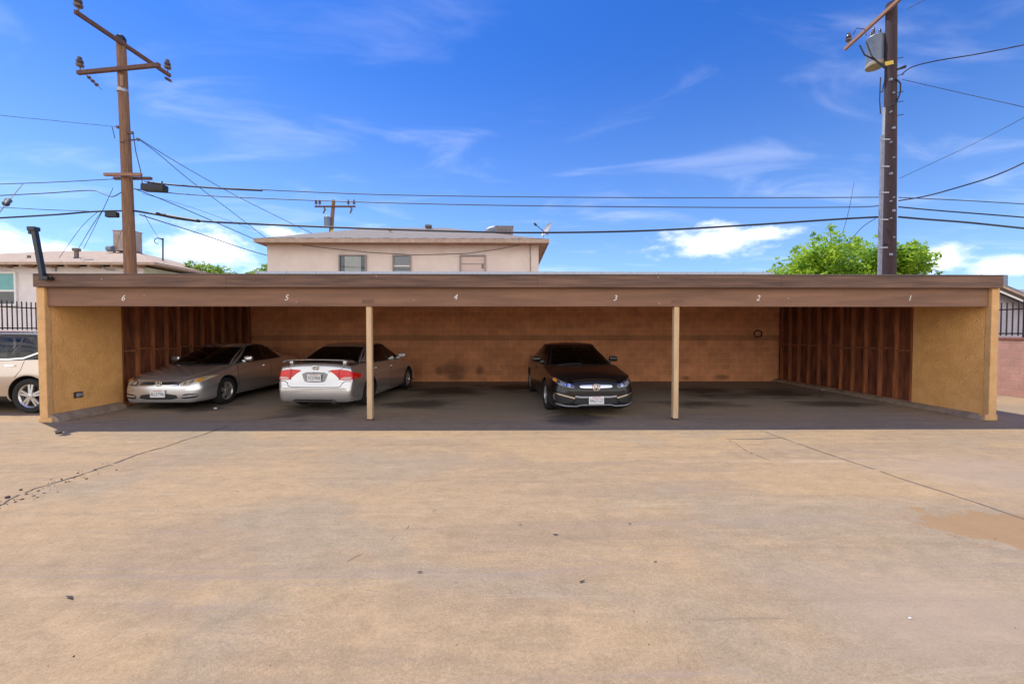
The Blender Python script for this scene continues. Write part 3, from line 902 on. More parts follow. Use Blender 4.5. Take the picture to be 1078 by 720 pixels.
# ---- two storey apartment house, centre
YA = 20.0
ax0, ax1 = at(281, 256, YA).x, at(567, 256, YA).x
eo = .70
ye = YA - eo
ex0, ex1 = at(268, 252, ye).x, at(577.5, 252, ye).x
zs_ = at(400, 255.5, ye).z     # bottom of the eave fascia
ze_ = at(400, 251.5, ye).z
apt = thing('apartment_house', ((ax0 + ax1) / 2, YA, 0), 'two storey beige pink stucco house with a hipped shingle roof behind the carport', 'house')
m = MB(); m.box((ax0, YA, 0), (ax1, YA + 9.0, zs_ + .05)); m.build('wall', M['apt_wall'], apt)
m = MB(); hip_roof(m, ex0, ex1, ye, YA + 9 + eo, ze_, 7.98, at(395, 245, 25).x, at(470, 245, 25).x, YA + 4.6)
rf = m.build('roof', M['shingle'], apt)
m = MB()
nrow = 9
for i in range(46):            # shingle tabs that stand a little proud along the eave
    x = ex0 + (ex1 - ex0) * (i + .5) / 46
    m.box((x - .13, ye - .02, ze_ + .0), (x + .13, ye + .18, ze_ + .035 + .01 * ((i * 7) % 3)), rot=Matrix.Rotation(R(11), 3, 'X'))
m.build('shingle_edge', M['shingle'], rf)
m = MB()
m.box((ex0, ye - .03, zs_), (ex1, ye, ze_)); m.box((ex1, ye - .03, zs_), (ex1 + .03, YA + 9 + eo, ze_)); m.box((ex0 - .03, ye - .03, zs_), (ex0, YA + 9 + eo, ze_))
m.build('eave_fascia', M['trim_tan'], apt)
m = MB(); m.box((ex0 + .002, ye + .002, zs_ + .055), (ex1 - .002, YA + 9 + eo - .02, ze_ - .023)); m.build('soffit', M['soffit'], apt)
def wx(px): return at(px, 275, YA).x
def wz(py): return at(420, py, YA).z
zt = wz(268.5); zb = zt - 1.15
def sash(x0, x1, panes): return window(apt, wx(x0), wx(x1), zb, zt, YA, M['win_frame'], panes)
sash(357, 386, [(0, .18, 0, 1, M['drape'], 'drape', .012), (.82, 1, 0, 1, M['drape'], 'drape', .012), (.18, .82, 0, 1, M['curtain'], 'curtain', .012), (0, 1, 0, 1, M['clear_glass'], 'pane', 0)])
sash(413.5, 433, [(.0, 1, 0, 1, M['blind'], 'blind', .012), (0, 1, 0, 1, M['clear_glass'], 'pane', 0), (0, 1, .50, .56, M['win_white'], 'sash_bar', -.015)])
sash(484, 511.5, [(0, 1, 0, 1, M['board'], 'shutter', .012), (0, 1, .62, .66, M['win_frame'], 'sash_bar', 0), (.88, .95, .42, .62, M['vent'], 'latch', -.01)])
m = MB(); m.tube([at(x, y, YA - .03) for x, y in ((318, 258), (350, 262), (390, 266), (440, 268.5), (490, 267), (525, 262.5), (551, 257))], .012, 6)
m.tube([at(558, 257, YA - .03), at(558.5, 287, YA - .03)], .014, 6); m.build('cable', M['rust'], apt)
def roof_pipe(par, px, py0, py1, Y, r, cap, mm):
    m = MB(); a = at(px, py1, Y); b = at(px, py0, Y)
    m.tube([a - Vector((0, 0, .25)), b], r, 10)
    if cap: m.lathe([(0, .10), (r * 1.9, .06), (r * 1.9, -.06), (r, -.08)], b, n=12)
    m.lathe([(r * 2.2, -.1), (r * 1.15, .14)], a, n=12)
    m.build('roof_vent', mm, par, smooth=40)
roof_pipe(apt, 410.5, 242, 249, 22.0, .05, True, M['trim_tan'])
roof_pipe(apt, 451, 238.5, 246, 24.0, .11, True, M['vent'])
roof_pipe(apt, 440, 243, 246.5, 24.0, .06, False, M['vent'])
roof_pipe(apt, 461, 247.5, 250, 22.0, .04, False, M['pebble'])

def cooler(px0, px1, py0, py1, Y, label, mm, dp=1.0, par_name='rooftop_cooler'):
    a, b = at(px0, py1, Y), at(px1, py0, Y)
    c = thing(par_name, ((a.x + b.x) / 2, Y, a.z), label, 'cooler')
    w = b.x - a.x
    m = MB(); m.box((a.x, Y, a.z), (b.x, Y + w * dp, b.z), bev=.03); m.build('housing', mm, c)
    m = MB()
    for i in range(9):
        z = a.z + (b.z - a.z) * (.14 + .08 * i)
        m.box((a.x + w * .1, Y - .02, z), (b.x - w * .1, Y + .004, z + .03), rot=Matrix.Rotation(R(25), 3, 'X'))
    m.build('louvre_panel', mm, c)
    m = MB(); m.box((a.x - .03, Y - .03, b.z - .012), (b.x + .03, Y + w * dp + .03, b.z + .04), bev=.01); m.build('lid', mm, c)
    for (i, j) in ((0, 0), (1, 0), (0, 1), (1, 1)):
        m = MB(); m.box((a.x + i * (w - .08), Y + j * (w * dp - .08), a.z - .42), (a.x + i * (w - .08) + .08, Y + j * (w * dp - .08) + .08, a.z - .001)); m.build('stand_leg', M['vent'], c)
    return c
c = cooler(521.5, 540, 238.5, 248, 23.2, 'grey box cooler on the shingle roof right of centre', M['cooler_grey'])
a = at(512, 245, 23.4); m = MB(); m.tube([a + Vector((.55, 0, .2)), a + Vector((.2, 0, .12)), a + Vector((-.05, 0, -.1)), a + Vector((-.1, 0, -.45))], .22, 12); m.build('duct', M['tank'], c, smooth=50)

# satellite dish on the right eave corner
Yd = ye + .15
q = at(571.5, 251.5, Yd)
sd = thing('satellite_dish', q, 'small grey satellite dish on the right roof corner behind the carport', 'satellite dish')
m = MB(); e = at(572.5, 245, Yd); m.tube([q - Vector((0, 0, .1)), q + Vector((.02, 0, .12)), e], .025, 8); m.build('mast', M['dish'], sd, smooth=50)
nrm = Vector((-.75, -.35, .45)).normalized()
c0 = at(577, 243, Yd)
m = MB(); prof = [(0.001, .0)] + [(.36 * i / 8, .10 * (i / 8) ** 2) for i in range(1, 9)]
m.lathe(prof + [(.365, .112), (.35, .09)] + [(.35 * i / 8, .10 * (i / 8) ** 2 - .014) for i in range(7, 0, -1)], c0, nrm, 28); m.build('reflector', M['dish'], sd, smooth=50)
fh = at(563.5, 236.5, Yd - .1)
m = MB(); m.tube([c0 - nrm * .02 + Vector((0, 0, -.2)), fh], .018, 8); m.build('feed_arm', M['black_steel'], sd, smooth=50)
m = MB(); m.tube([fh + Vector((-.05, 0, .06)), fh + Vector((.06, 0, -.05))], .05, 10); m.build('feed_horn', M['black_steel'], sd, smooth=50)

# ---- house at the left behind the fence
YH = 19.6
hx1 = at(151, 285, YH + .6).x
hx0 = hx1 - 14.0
ze = at(60, 276.0, YH).z
lh = thing('bungalow', ((hx0 + hx1) / 2, YH + .6, 0), 'white walled house with a low tan hipped roof at the left edge', 'house')
m = MB(); m.box((hx0, YH + .6, 0), (hx1, YH + 9.2, ze - .12)); m.build('wall', M['house_white'], lh)
m = MB(); m.box((hx1 + .002, YH + .62, 0.2), (hx1 + .03, YH + 9.1, ze - .13)); m.build('side_cladding', M['house_green'], lh)
m = MB(); hx1e = at(163, 279, YH).x
hip_roof(m, hx0 - .6, hx1e, YH, YH + 9.8, ze, at(120, 264.5, YH + 4.9).z, at(112, 265, YH + 4.9).x - 3.0, at(141, 265, YH + 4.9).x, YH + 4.9)
rf = m.build('roof', M['shingle_tan'], lh)
m = MB(); m.box((hx0 - .6, YH - .03, ze - .12), (hx1e, YH, ze + .004)); m.box((hx1e, YH - .03, ze - .12), (hx1e + .03, YH + 9.8, ze + .004)); m.build('eave_fascia', M['trim_tan'], lh)
for i in range(14):
    x = hx0 + i * 1.08
    m = MB(); m.box((x, YH + .002, ze - .20), (x + .09, YH + .59, ze - .03)); m.build('rafter_tail', M['soffit'], lh)
wxa, wxb = at(-22, 300, YH + .6).x, at(19, 300, YH + .6).x
window(lh, wxa, wxb, at(5, 322, YH + .6).z, at(5, 286.5, YH + .6).z, YH + .6, M['win_white'],
       [(0, 1, .47, 1, M['teal_glass'], 'pane', 0), (0, 1, .41, .47, M['win_white'], 'sash_bar', -.012), (0, 1, 0, .41, M['window_dark'], 'pane', 0)], fw=.09)
def lroof(px, py0, py1, Y, r, cap, mm): roof_pipe(lh, px, py0, py1, Y, r, cap, mm)
lroof(30.5, 269, 274, YH + 1.6, .07, False, M['vent'])
lroof(80.5, 263, 274, YH + 1.6, .09, True, M['vent'])
lroof(93.5, 274, 276.5, YH + .8, .10, True, M['pebble'])
m = MB(); a = at(58, 283, YH + .55); m.box((a.x - .12, YH + .5, a.z - .12), (a.x + .04, YH + .598, a.z + .12), bev=.01)
a = at(112, 282, YH + .55); m.tube([at(108, 280, YH + .5), at(112, 284, YH + .5), at(120, 284, YH + .5)], .03, 8); m.build('wall_fitting', M['galv'], lh)
cl = cooler(119, 138.5, 243, 264, YH + 4.0, 'tan box cooler on the tan roof behind the left utility pole', M['cooler'], .62)
a = at(116.5, 262, YH + 3.9); m = MB(); m.lathe([(0, -.15), (.17, -.15), (.17, .15), (0, .15)], a, (1, 0, 0), 16); m.build('motor', M['tank'], cl, smooth=40)
a = at(171.5, 287, YH + 3); b = at(171.5, 251.5, YH + 3)
an = thing('antenna_mast', a, 'thin hooked antenna mast on the tan roof right of the left pole', 'antenna')
m = MB(); m.tube([a, b], .035, 8); m.build('mast', M['iron'], an)
m = MB(); c_ = b + Vector((-.25, 0, -.12)); m.tube([c_ + Vector((.22 * math.cos(t), 0, .16 * math.sin(t))) for t in np.linspace(.4, 4.6, 12)], .02, 6); m.beam(b + Vector((-.16, 0, -.0)), b + Vector((.03, 0, 0)), .05, .05); m.build('hook', M['iron'], an)

# ---- buildings at the right edge beyond the pink wall
YG = 16.5
gh = thing('gabled_garage', (at(1075, 330, YG).x, YG, 0), 'grey walled gabled outbuilding with brown rake boards beyond the pink wall', 'outbuilding')
pk = at(1033, 291.5, YG - .4); er = at(1150, 341, YG - .4); el_ = Vector((2 * pk.x - er.x, er.y, er.z))
xa, xb = el_.x + .4, er.x - .4
def rk(x): return pk.z - abs(x - pk.x) * (pk.z - er.z) / (er.x - pk.x)
m = MB(); m.prism([(xa, YG, 0), (xb, YG, 0), (xb, YG, rk(xb) - .12), (pk.x, YG, pk.z - .12), (xa, YG, rk(xa) - .12)], (0, 7, 0)); m.build('wall', M['house_grey'], gh)
m = MB()
for e in (el_, er):
    d = Vector((0, 0, .09)); m.prism([pk + Vector((0, -.02, .0)), e + Vector((0, -.02, 0)), e + Vector((0, -.02, .09)), pk + Vector((0, -.02, .09))], (0, 7.8, 0))
m.build('roof', M['shingle_grey'], gh)
for k_, (dz0, dz1, mm, yy) in enumerate(((-.10, -.004, M['trim_tan'], -.05), (-.22, -.104, M['rust'], -.03), (-.30, -.224, M['white_paint'], -.02))):
    for e in (el_, er):
        m = MB(); m.prism([pk + Vector((0, yy, dz0)), e + Vector((0, yy, dz0)), e + Vector((0, yy, dz1)), pk + Vector((0, yy, dz1))], (0, .035, 0)); m.build('rake_board', mm, gh)
YK = 27.0
a = at(1040, 299, YK); kh = thing('far_house', (a.x + 8, YK, 0), 'distant house with a grey roof at the right edge', 'house')
kx0 = at(1030, 320, YK).x
m = MB(); m.box((kx0, YK, 0), (kx0 + 14, YK + 8, a.z - 1.2)); m.build('wall', M['house_white'], kh)
m = MB(); hip_roof(m, kx0 - .6, kx0 + 14.6, YK - .6, YK + 8.6, a.z - 1.2, a.z + .05, kx0 + .5, kx0 + 11, YK + 4); m.build('roof', M['shingle_grey'], kh)
a = at(1053, 300, YK + 2); b = at(1061.5, 289.5, YK + 2)
m = MB(); m.box((a.x, YK + 2, a.z - .9), (b.x, YK + 2.7, b.z), bev=.02); m.build('chimney', M['tank'], kh)

# ================================================================== TREES
def leaf_cloud(centres, n, size, rnd):
    vs, fs = [], []
    tot = sum(c[3] ** 2 for c in centres)
    for (cx, cy, cz, r) in centres:
        k = int(n * r * r / tot)
        for _ in range(k):
            d = Vector((rnd.gauss(0, 1), rnd.gauss(0, 1), rnd.gauss(0, 1))).normalized() * r * (rnd.random() ** .45)
            p = Vector((cx, cy, cz)) + Vector((d.x, d.y, d.z * .75))
            a = Vector((rnd.uniform(-1, 1), rnd.uniform(-1, 1), rnd.uniform(-.6, .6))).normalized()
            nn = Vector((rnd.uniform(-.8, .8), rnd.uniform(-.8, .8), 1)).normalized()
            b = a.cross(nn).normalized()
            s = size * rnd.uniform(.6, 1.3)
            o = len(vs)
            vs += [p - a * s, p + b * s * .42, p + a * s, p - b * s * .42]
            fs.append((o, o + 1, o + 2, o + 3))
    return vs, fs

def tree(px, Y, top, halfw, label, mm, seed, n=7000, leaf=.13, squash=.30, nb=15):
    rnd = random.Random(seed)
    b = at(px, 349.5, Y); b.z = 0
    zt = at(px, top, Y).z
    t = thing('broadleaf_tree', b, label, 'tree')
    tr = MB(); cz = zt * .45
    tr.tube([b, b + Vector((.06, 0, cz * .5)), b + Vector((-.03, .05, cz)), b + Vector((.05, 0, zt * .75))], [.26, .20, .15, .05], 10)
    cs = []
    for i in range(nb):
        a = rnd.uniform(0, 2 * math.pi); rr = halfw * math.sqrt(rnd.random()) * .88
        hh = rnd.uniform(.60, .97)
        lim = 1 - squash * (rr / halfw) ** 2
        p = b + Vector((rr * math.cos(a), rr * math.sin(a) * .8, zt * hh * lim))
        r = rnd.uniform(.28, .5) * halfw * .62
        if p.z + r * .75 > zt: p.z = zt - r * .75
        cs.append((p.x, p.y, p.z, r))
        s = b + Vector((0, 0, cz * rnd.uniform(.75, 1.25)))
        q = s.lerp(p, .5) + Vector((rnd.uniform(-.2, .2), rnd.uniform(-.2, .2), .25))
        tr.tube([s, q, p, p + (p - q) * .45], [.085, .055, .03, .01], 6)
    tr.build('trunk', M['bark'], t, smooth=60)
    for i in range(nb * 4):       # sprays at the rim
        c = rnd.choice(cs[:nb]); d = Vector((rnd.gauss(0, 1), rnd.gauss(0, 1), rnd.gauss(.15, .8))).normalized() * c[3] * rnd.uniform(.85, 1.3)
        z = min(c[2] + d.z, zt - .05)
        cs.append((c[0] + d.x, c[1] + d.y, z, rnd.uniform(.14, .30)))
    vs, fs = leaf_cloud(cs, n, leaf, rnd)
    lf = MB(); lf.add(vs, fs); lf.build('crown', mm, t, fix=False)
    return t
tree(880, 21.5, 243, 3.9, 'bright green leafy tree behind the right utility pole', M['leaf'], 4, n=24000, leaf=.125, nb=46, squash=.34)
tree(940, 24.5, 257, 2.6, 'smaller thin leafy tree right of the dark utility pole', M['leaf'], 9, n=5000, leaf=.12, nb=20)
tree(244, 25.0, 278.5, 2.6, 'low bright green tree between the two houses behind the carport', M['leaf_b'], 21, n=8000, leaf=.13, nb=26, squash=.05)

# ================================================================== UTILITY POLES
def insulator(par, p, s=1.0, mm='porcelain', nm='insulator'):
    m = MB()
    m.lathe([(.02, 0), (.02, .10 * s), (.075 * s, .11 * s), (.085 * s, .16 * s), (.045 * s, .19 * s), (.075 * s, .21 * s), (.07 * s, .26 * s), (.04 * s, .30 * s), (.05 * s, .34 * s), (0, .37 * s)], p, n=12)
    m.build(nm, M[mm], par, smooth=40)

YP = 15.0
# ---- left pole
b = at(137.5, 290, YP); tpt = at(127.3, 41, YP)
lp = thing('utility_pole', (b.x + .12, YP, 0), 'brown weathered wood utility pole with two crossed arms at the left', 'utility pole')
foot = Vector((b.x + .10, YP, 0))
m = MB(); m.tube([foot, b, foot.lerp(tpt, .62) * 1.0, tpt], [.205, .185, .160, .135], 20); m.build('shaft', M['pole_wood'], lp, smooth=40)
m = MB(); m.lathe([(.15, -.10), (.15, .02), (.10, .10), (0, .13)], tpt, n=16); m.build('pole_cap', M['black_steel'], lp, smooth=40)
Hn = at(127.3, 47.5, YP)
xo = Hn.x + .0
def onh(px, py, z):
    d = ray(px, py); return Vector((0, 0, CAM_Z)) + d * ((z - CAM_Z) / d.z)
e0, e1 = onh(79, 12.5, Hn.z), onh(179, 80, Hn.z)
sh = Vector((-.0, 0, 0))
def arm(par, a, c_, w, h, mm):
    m = MB(); m.beam(a, c_, w, h); return m.build('crossarm', M[mm], par)
arm(lp, e0, e1, .10, .125, 'arm_wood')
for t in (.03, .97):
    insulator(lp, e0.lerp(e1, t) + Vector((0, 0, .065)), 1.45)
z2 = at(128.5, 77, YP).z
f0, f1 = onh(82, 81, z2), onh(168, 73, z2)
f0.y -= .0
f0, f1 = f0 * ((f0.y - .22) / f0.y), f1 * ((f1.y - .22) / f1.y); f0.z = f1.z = z2
arm(lp, f0, f1, .10, .125, 'arm_wood')
insulator(lp, f0.lerp(f1, .03) + Vector((0, 0, .065)), 1.4)
def string_ins(par, a, c_):
    m = MB(); d = (Vector(c_) - Vector(a)); n_ = 3
    m.tube([a, c_], .014, 6)
    for i in range(n_):
        p = Vector(a) + d * (.25 + .22 * i); m.lathe([(0, -.05), (.055, -.03), (.06, .03), (0, .05)], p, d, 10)
    m.build('dead_end', M['porcelain'], par, smooth=40)
string_ins(lp, f0 + Vector((.3, -.05, -.05)), at(107, 94.5, YP - .5))
string_ins(lp, e1 + Vector((-.25, 0, -.05)), at(182, 87, e1.y + .2))
m = MB(); q = at(128.8, 96, YP); m.lathe([(.150, -.06), (.166, -.06), (.166, .06), (.150, .06)], q + Vector((.01, 0, 0)), n=20); m.build('band', M['galv'], lp, smooth=40)
m = MB(); q = at(128.8, 83, YP - .17); m.box((q.x - .07, q.y - .03, q.z - .28), (q.x + .03, q.y + .02, q.z + .12), bev=.01); m.build('arm_bracket', M['tag_yellow'] if False else M['arm_pink'], lp)
a, c_ = at(110, 184, YP - .26), at(149, 184, YP - .26); arm(lp, a, c_, .09, .10, 'arm_pink')
a, c_ = at(120, 188, YP + .24), at(159.5, 188, YP + .24); arm(lp, a, c_, .09, .09, 'arm_wood')
for px, py in ((124, 134), (139, 140), (145, 147)):
    m = MB(); q = at(px, py, YP - .1); m.lathe([(0, -.06), (.05, -.04), (.05, .04), (0, .06)], q, n=10); m.tube([q, at(132, py + 2, YP)], .02, 6); m.build('spool', M['porcelain'], lp, smooth=40)
m = MB(); m.tube([at(140, 140, YP - .1), at(143, 160, YP - .15), at(148, 180, YP - .15), at(150, 194, YP - .1)], .014, 6)
m.tube([at(118, 134, YP - .1), at(121, 146, YP - .15), at(128, 150, YP - .19), at(136, 147, YP - .2), at(144, 147, YP - .1)], .012, 6); m.build('jumper_wire', M['wire'], lp)
m = MB(); m.box((at(119, 228, YP).x, YP - .32, at(119, 231, YP).z), (at(131, 228, YP).x, YP - .17, at(119, 225.5, YP).z), bev=.03); m.build('terminal_box', M['cable'], lp)

# ---- right pole
b = at(935.6, 290, YP); tpt = at(938.5, 4, YP)
rp = thing('utility_pole', (b.x, YP, 0), 'dark purple brown utility pole with transformer and pale conduit at the right', 'utility pole')
m = MB(); m.tube([(b.x - .02, YP, 0), b, tpt], [.24, .215, .165], 20); m.build('shaft', M['pole_dark'], rp, smooth=40)
Hn = at(938, 13, YP)
g0 = onh(889.5, 52, Hn.z); g1 = g0 + (Vector((Hn.x - .2, YP, Hn.z)) - g0) * 1.95
arm(rp, g0, g1, .10, .12, 'arm_pink')
insulator(rp, g0.lerp(g1, .05) + Vector((0, 0, .06)), 1.3)
insulator(rp, g0.lerp(g1, .93) + Vector((0, 0, .06)), 1.3)
tcx = at(921, 66, YP + .35)
zt_, zb_ = at(921, 40, YP + .35).z, at(921, 67.5, YP + .35).z
tr = MB(); tr.lathe([(0, zt_ - zb_ + .10), (.12, zt_ - zb_ + .09), (.27, zt_ - zb_), (.285, zt_ - zb_ - .04), (.275, zt_ - zb_ - .06), (.275, .0)], (tcx.x, tcx.y, zb_), n=28)
tank = tr.build('transformer', M['tank'], rp, smooth=40)
m = MB(); m.lathe([(.277, .001), (.285, -.02), (.285, -.13), (0, -.14)], (tcx.x, tcx.y, zb_), n=28); m.build('tank_base', M['tank_base'], tank, smooth=40)
for dx, dy in ((-.16, -.1), (-.05, .14), (.12, -.05)):
    m = MB(); m.lathe([(.04, 0), (.05, .05), (.03, .08), (.05, .12), (.03, .16), (.045, .2), (.02, .26), (0, .28)], (tcx.x + dx, tcx.y + dy, zt_ + .03), n=10); m.build('bushing', M['porcelain'], tank, smooth=40)
m = MB(); m.box((tcx.x + .2, tcx.y - .1, zb_ + .1), (b.x - .12, tcx.y + .05, zb_ + .22)); m.box((tcx.x + .2, tcx.y - .1, zb_ + .55), (b.x - .12, tcx.y + .05, zb_ + .67)); m.build('mounting_bracket', M['galv'], tank)
m = MB()
m.tube([at(898, 37, YP + 1.2), at(902, 30, YP + 1.0), at(910, 31, YP + .8), at(912, 38, YP + .4)], .014, 6)
m.tube([at(905, 48, YP + .1), at(910, 58, YP), at(922, 64, YP - .1), at(931, 72, YP - .2)], .025, 6)
m.tube([at(912, 45, YP + .1), at(918, 60, YP - .1), at(926, 67, YP - .1), at(931, 70, YP - .2)], .025, 6)
m.tube([at(927, 82, YP - .2), at(926, 105, YP - .2), at(927, 120, YP - .2)], .02, 6)
m.tube([at(943, 83, YP - .2), at(948, 88, YP - .2), at(948, 97, YP - .2), at(944, 108, YP - .2), at(934, 113, YP - .25)], .025, 6)
m.tube([at(931, 84, YP - .2), at(929, 97, YP - .25), at(926, 97, YP - .25)], .018, 6)
m.build('jumper_wire', M['cable'], rp)
m = MB(); q = at(936, 67, YP - .2); m.box((q.x - .16, q.y - .03, q.z - .07), (q.x + .14, q.y, q.z + .07), rot=Matrix.Rotation(R(-12), 3, 'Y'), bev=.01); m.build('warning_tag', M['tag_yellow'], rp)
m = MB(); q = at(948, 71, YP - .15); m.tube([at(943, 74, YP - .15), at(953, 70.5, YP - .15)], [.03, .055], 8); m.build('dead_end_clamp', M['cable'], rp)
m = MB(); cx_ = at(927.3, 200, YP - .12).x
m.tube([(cx_, YP - .14, 0), (cx_, YP - .14, at(927, 145, YP).z)], .066, 14); cd = m.build('conduit', M['conduit'], rp, smooth=40)
m = MB(); m.tube([(cx_ + .02, YP - .14, at(927, 145, YP).z), (cx_ + .03, YP - .14, at(927, 116, YP).z)], .045, 10)
m.build('conduit_top', M['galv'], cd, smooth=40)
for py in (150, 178, 205, 233, 262):
    z = at(930, py, YP).z; m = MB(); m.box((cx_ - .10, YP - .235, z - .02), (cx_ + .20, YP - .225, z + .02)); m.build('conduit_strap', M['galv'], cd)
m = MB()
for i, py in enumerate((84, 98, 118, 135, 150, 166, 183, 208, 212, 222, 230, 250, 268)):
    q = at(938 + (i % 2) * 3, py, YP - .21); m.lathe([(0, -.03), (.03 + .02 * (i % 3 == 0), -.03), (.03 + .02 * (i % 3 == 0), .03), (0, .03)], q, (0, -1, .2), 8)
m.build('pole_hardware', M['conduit'], rp)
for i, py in enumerate((62, 80, 98, 108, 122)):
    m = MB(); q = at(944, py, YP); m.tube([q, q + Vector((.22, -.03, .03))], .013, 6); m.build('step_bolt', M['iron'], rp)

# ---- far pole in the middle
YF = 32.0
b = at(348, 250, YF)
fp = thing('utility_pole', (b.x, YF, 0), 'distant wooden utility pole with a single crossarm over the shingle roof', 'utility pole')
tp = at(351.3, 211, YF)
m = MB(); m.tube([(b.x - .1, YF, 0), b, tp], [.2, .16, .13], 14); m.build('shaft', M['pole_wood'], fp, smooth=40)
a, c_ = at(331.5, 217.6, YF - .16), at(374, 217.6, YF - .16); arm(fp, a, c_, .10, .12, 'arm_wood')
for t in (.03, .12, .83, .97): insulator(fp, a.lerp(c_, t) + Vector((0, 0, .06)), 1.3)
for t in (.22, .88):
    m = MB(); q = a.lerp(c_, t) - Vector((0, .05, .05)); m.tube([q, q + Vector((.12, 0, -.18)), q + Vector((-.02, 0, -.5))], [.05, .08, .05], 8); m.build('cutout', M['porcelain'], fp, smooth=40)
q = at(346, 239, YF - .3); zt_ = at(346, 229.5, YF).z
m = MB(); m.lathe([(0, zt_ - q.z + .06), (.2, zt_ - q.z), (.24, zt_ - q.z - .05), (.24, 0), (0, 0)], q - Vector((.1, 0, 0)), n=18); m.build('transformer', M['tank'], fp, smooth=40)
m = MB(); q2 = at(350, 243.5, YF - .2); m.box((q2.x - .12, q2.y - .03, q2.z - .1), (q2.x + .12, q2.y, q2.z + .1)); m.build('warning_tag', M['tag_yellow'], fp)

# ================================================================== WIRES
def smooth_path(P, k=8):
    out = []
    n = len(P)
    for i in range(n - 1):
        p0, p1, p2, p3 = P[max(i - 1, 0)], P[i], P[i + 1], P[min(i + 2, n - 1)]
        for j in range(k):
            t = j / k
            out.append(0.5 * ((2 * p1) + (p2 - p0) * t + (2 * p0 - 5 * p1 + 4 * p2 - p3) * t * t + (3 * p1 - p0 - 3 * p2 + p3) * t ** 3))
    out.append(P[-1])
    return out
def wire(pts, r, label, mm='wire', name='overhead_wire', group='overhead wires between the poles'):
    P = smooth_path([at(*p) for p in pts])
    m = MB(); m.tube(P, r, 6)
    return tag(m.build(name, M[mm], smooth=60), label, 'wire', group)
Y = YP
wire([(152, 191, Y), (200, 196, Y), (277, 200, Y), (400, 205, Y), (560, 207.5, Y), (760, 208.5, Y), (925, 207.8, Y)], .016, 'topmost thin wire spanning straight between the left and right poles')
wire([(141, 199, Y), (200, 205, Y), (300, 210, Y), (420, 214, Y), (560, 216.8, Y), (760, 218.5, Y), (895, 218.2, Y), (925, 216.8, Y)], .017, 'middle thin wire of the three strung between the left and right poles')
wire([(141, 222, Y), (165, 226, Y), (200, 232, Y), (270, 236, Y), (380, 240.5, Y), (480, 243.7, Y), (570, 245, Y), (680, 243, Y), (790, 237, Y), (880, 231, Y), (926, 228.5, Y)], .034, 'thick black sagging cable, lowest between the left and right poles', 'cable', 'overhead_cable')
wire([(165, 225, Y), (185, 229, Y), (210, 233, Y)], .055, 'thick lumpy cable splice just right of the left pole', 'cable', 'overhead_cable')
wire([(155, 192, Y), (190, 195.5, Y), (240, 199, Y), (276, 200.8, Y)], .030, 'thick taped cable end right of the left pole upper short arm', 'cable', 'overhead_cable')
wire([(-60, 232, Y), (0, 229.5, Y), (60, 226, Y), (100, 222.8, Y), (134, 222, Y)], .030, 'thick black cable leaving the left pole towards the left edge, lowest there', 'cable', 'overhead_cable')
wire([(-60, 217, Y), (0, 218.5, Y), (50, 221, Y), (95, 222.5, Y)], .012, 'thin lashed strand sagging onto the thick cable at the left edge')
wire([(-60, 196, Y), (0, 194, Y), (60, 191.8, Y), (121, 188.6, Y)], .014, 'straight thin wire from the left edge to the left pole short arm')
wire([(-60, 210, Y), (0, 206, Y), (50, 203.5, Y), (95, 200.6, Y), (108, 204, Y), (119, 207, Y), (130, 201, Y)], .017, 'wire from the left edge that dips in a loop beside the left pole')
wire([(-60, 113, Y - 4), (0, 121.5, Y - 3), (60, 127.5, Y - 1.5), (122, 133.7, Y - .1)], .008, 'very thin wire high at the left edge reaching the left pole')
wire([(146, 146, Y), (168, 160, Y + 1.2), (205, 182, Y + 3), (250, 207, Y + 5), (300, 232, Y + 7), (330, 246.5, Y + 7.8)], .014, 'upper of two thin drops from high on the left pole to the shingle roof', group='service drops to the houses')
wire([(146, 147, Y), (164, 160, Y + .8), (200, 190, Y + 2), (240, 220, Y + 3.4), (279, 250, Y + 4.4)], .013, 'steeper thin drop from high on the left pole to the left roof corner', group='service drops to the houses')
wire([(142, 199, Y), (174, 211.5, Y + 1), (215, 229, Y + 2.5), (268, 252, Y + 4.3)], .017, 'service drop from below the short arms to the left roof corner', group='service drops to the houses')
wire([(147, 226, Y), (172, 234, Y + .6), (210, 246, Y + 2.5), (254, 261, Y + 4.2), (281, 269, Y + 4.97)], .020, 'lowest black service drop from the left pole to the apartment wall', 'cable', group='service drops to the houses')
wire([(150, 204, Y), (200, 218, Y + 1.5), (270, 243, Y + 4.2)], .008, 'faint thin drop between the thicker drops right of the left pole', group='service drops to the houses')
wire([(107, 223, Y), (95, 241, Y + 2), (82.5, 262, Y + 6.1)], .011, 'thin drop from the left pole cable down to the roof vent of the left house', group='service drops to the houses')
wire([(103, 223, Y), (85, 240, Y + 2.5), (62, 272, Y + 5.0)], .009, 'thin drop slanting down left to the roof of the left house', group='service drops to the houses')
wire([(134, 236, Y), (128, 243, Y + 1), (122, 262, Y + 4.6)], .008, 'short thin drop from the left pole to the tan cooler', group='service drops to the houses')
wire([(152, 226, Y), (160, 240, Y + 2), (168, 252, Y + 7.4)], .009, 'thin drop from the left pole to the hooked antenna mast', group='service drops to the houses')
gw = wire([(24, 194, Y), (8, 213, Y - 2), (-10, 236, Y - 4)], .012, 'thin guy wire slanting down at the left edge', group='guy wires')
wire([(119, 198, Y), (106, 226, Y), (88, 262, Y + 4.7)], .009, 'thin guy strand left of the left pole slanting to the left house', group='guy wires')
m = MB(); a, c_ = at(9.5, 210.5, Y - 1.8), at(5.5, 215.5, Y - 2.3); m.tube([a, a.lerp(c_, .15), a.lerp(c_, .5), a.lerp(c_, .85), c_], [.03, .085, .07, .085, .03], 10)
tag(m.build('guy_insulator', M['cable'], smooth=40), 'dark strain insulator on the guy wire at the left edge', 'insulator')
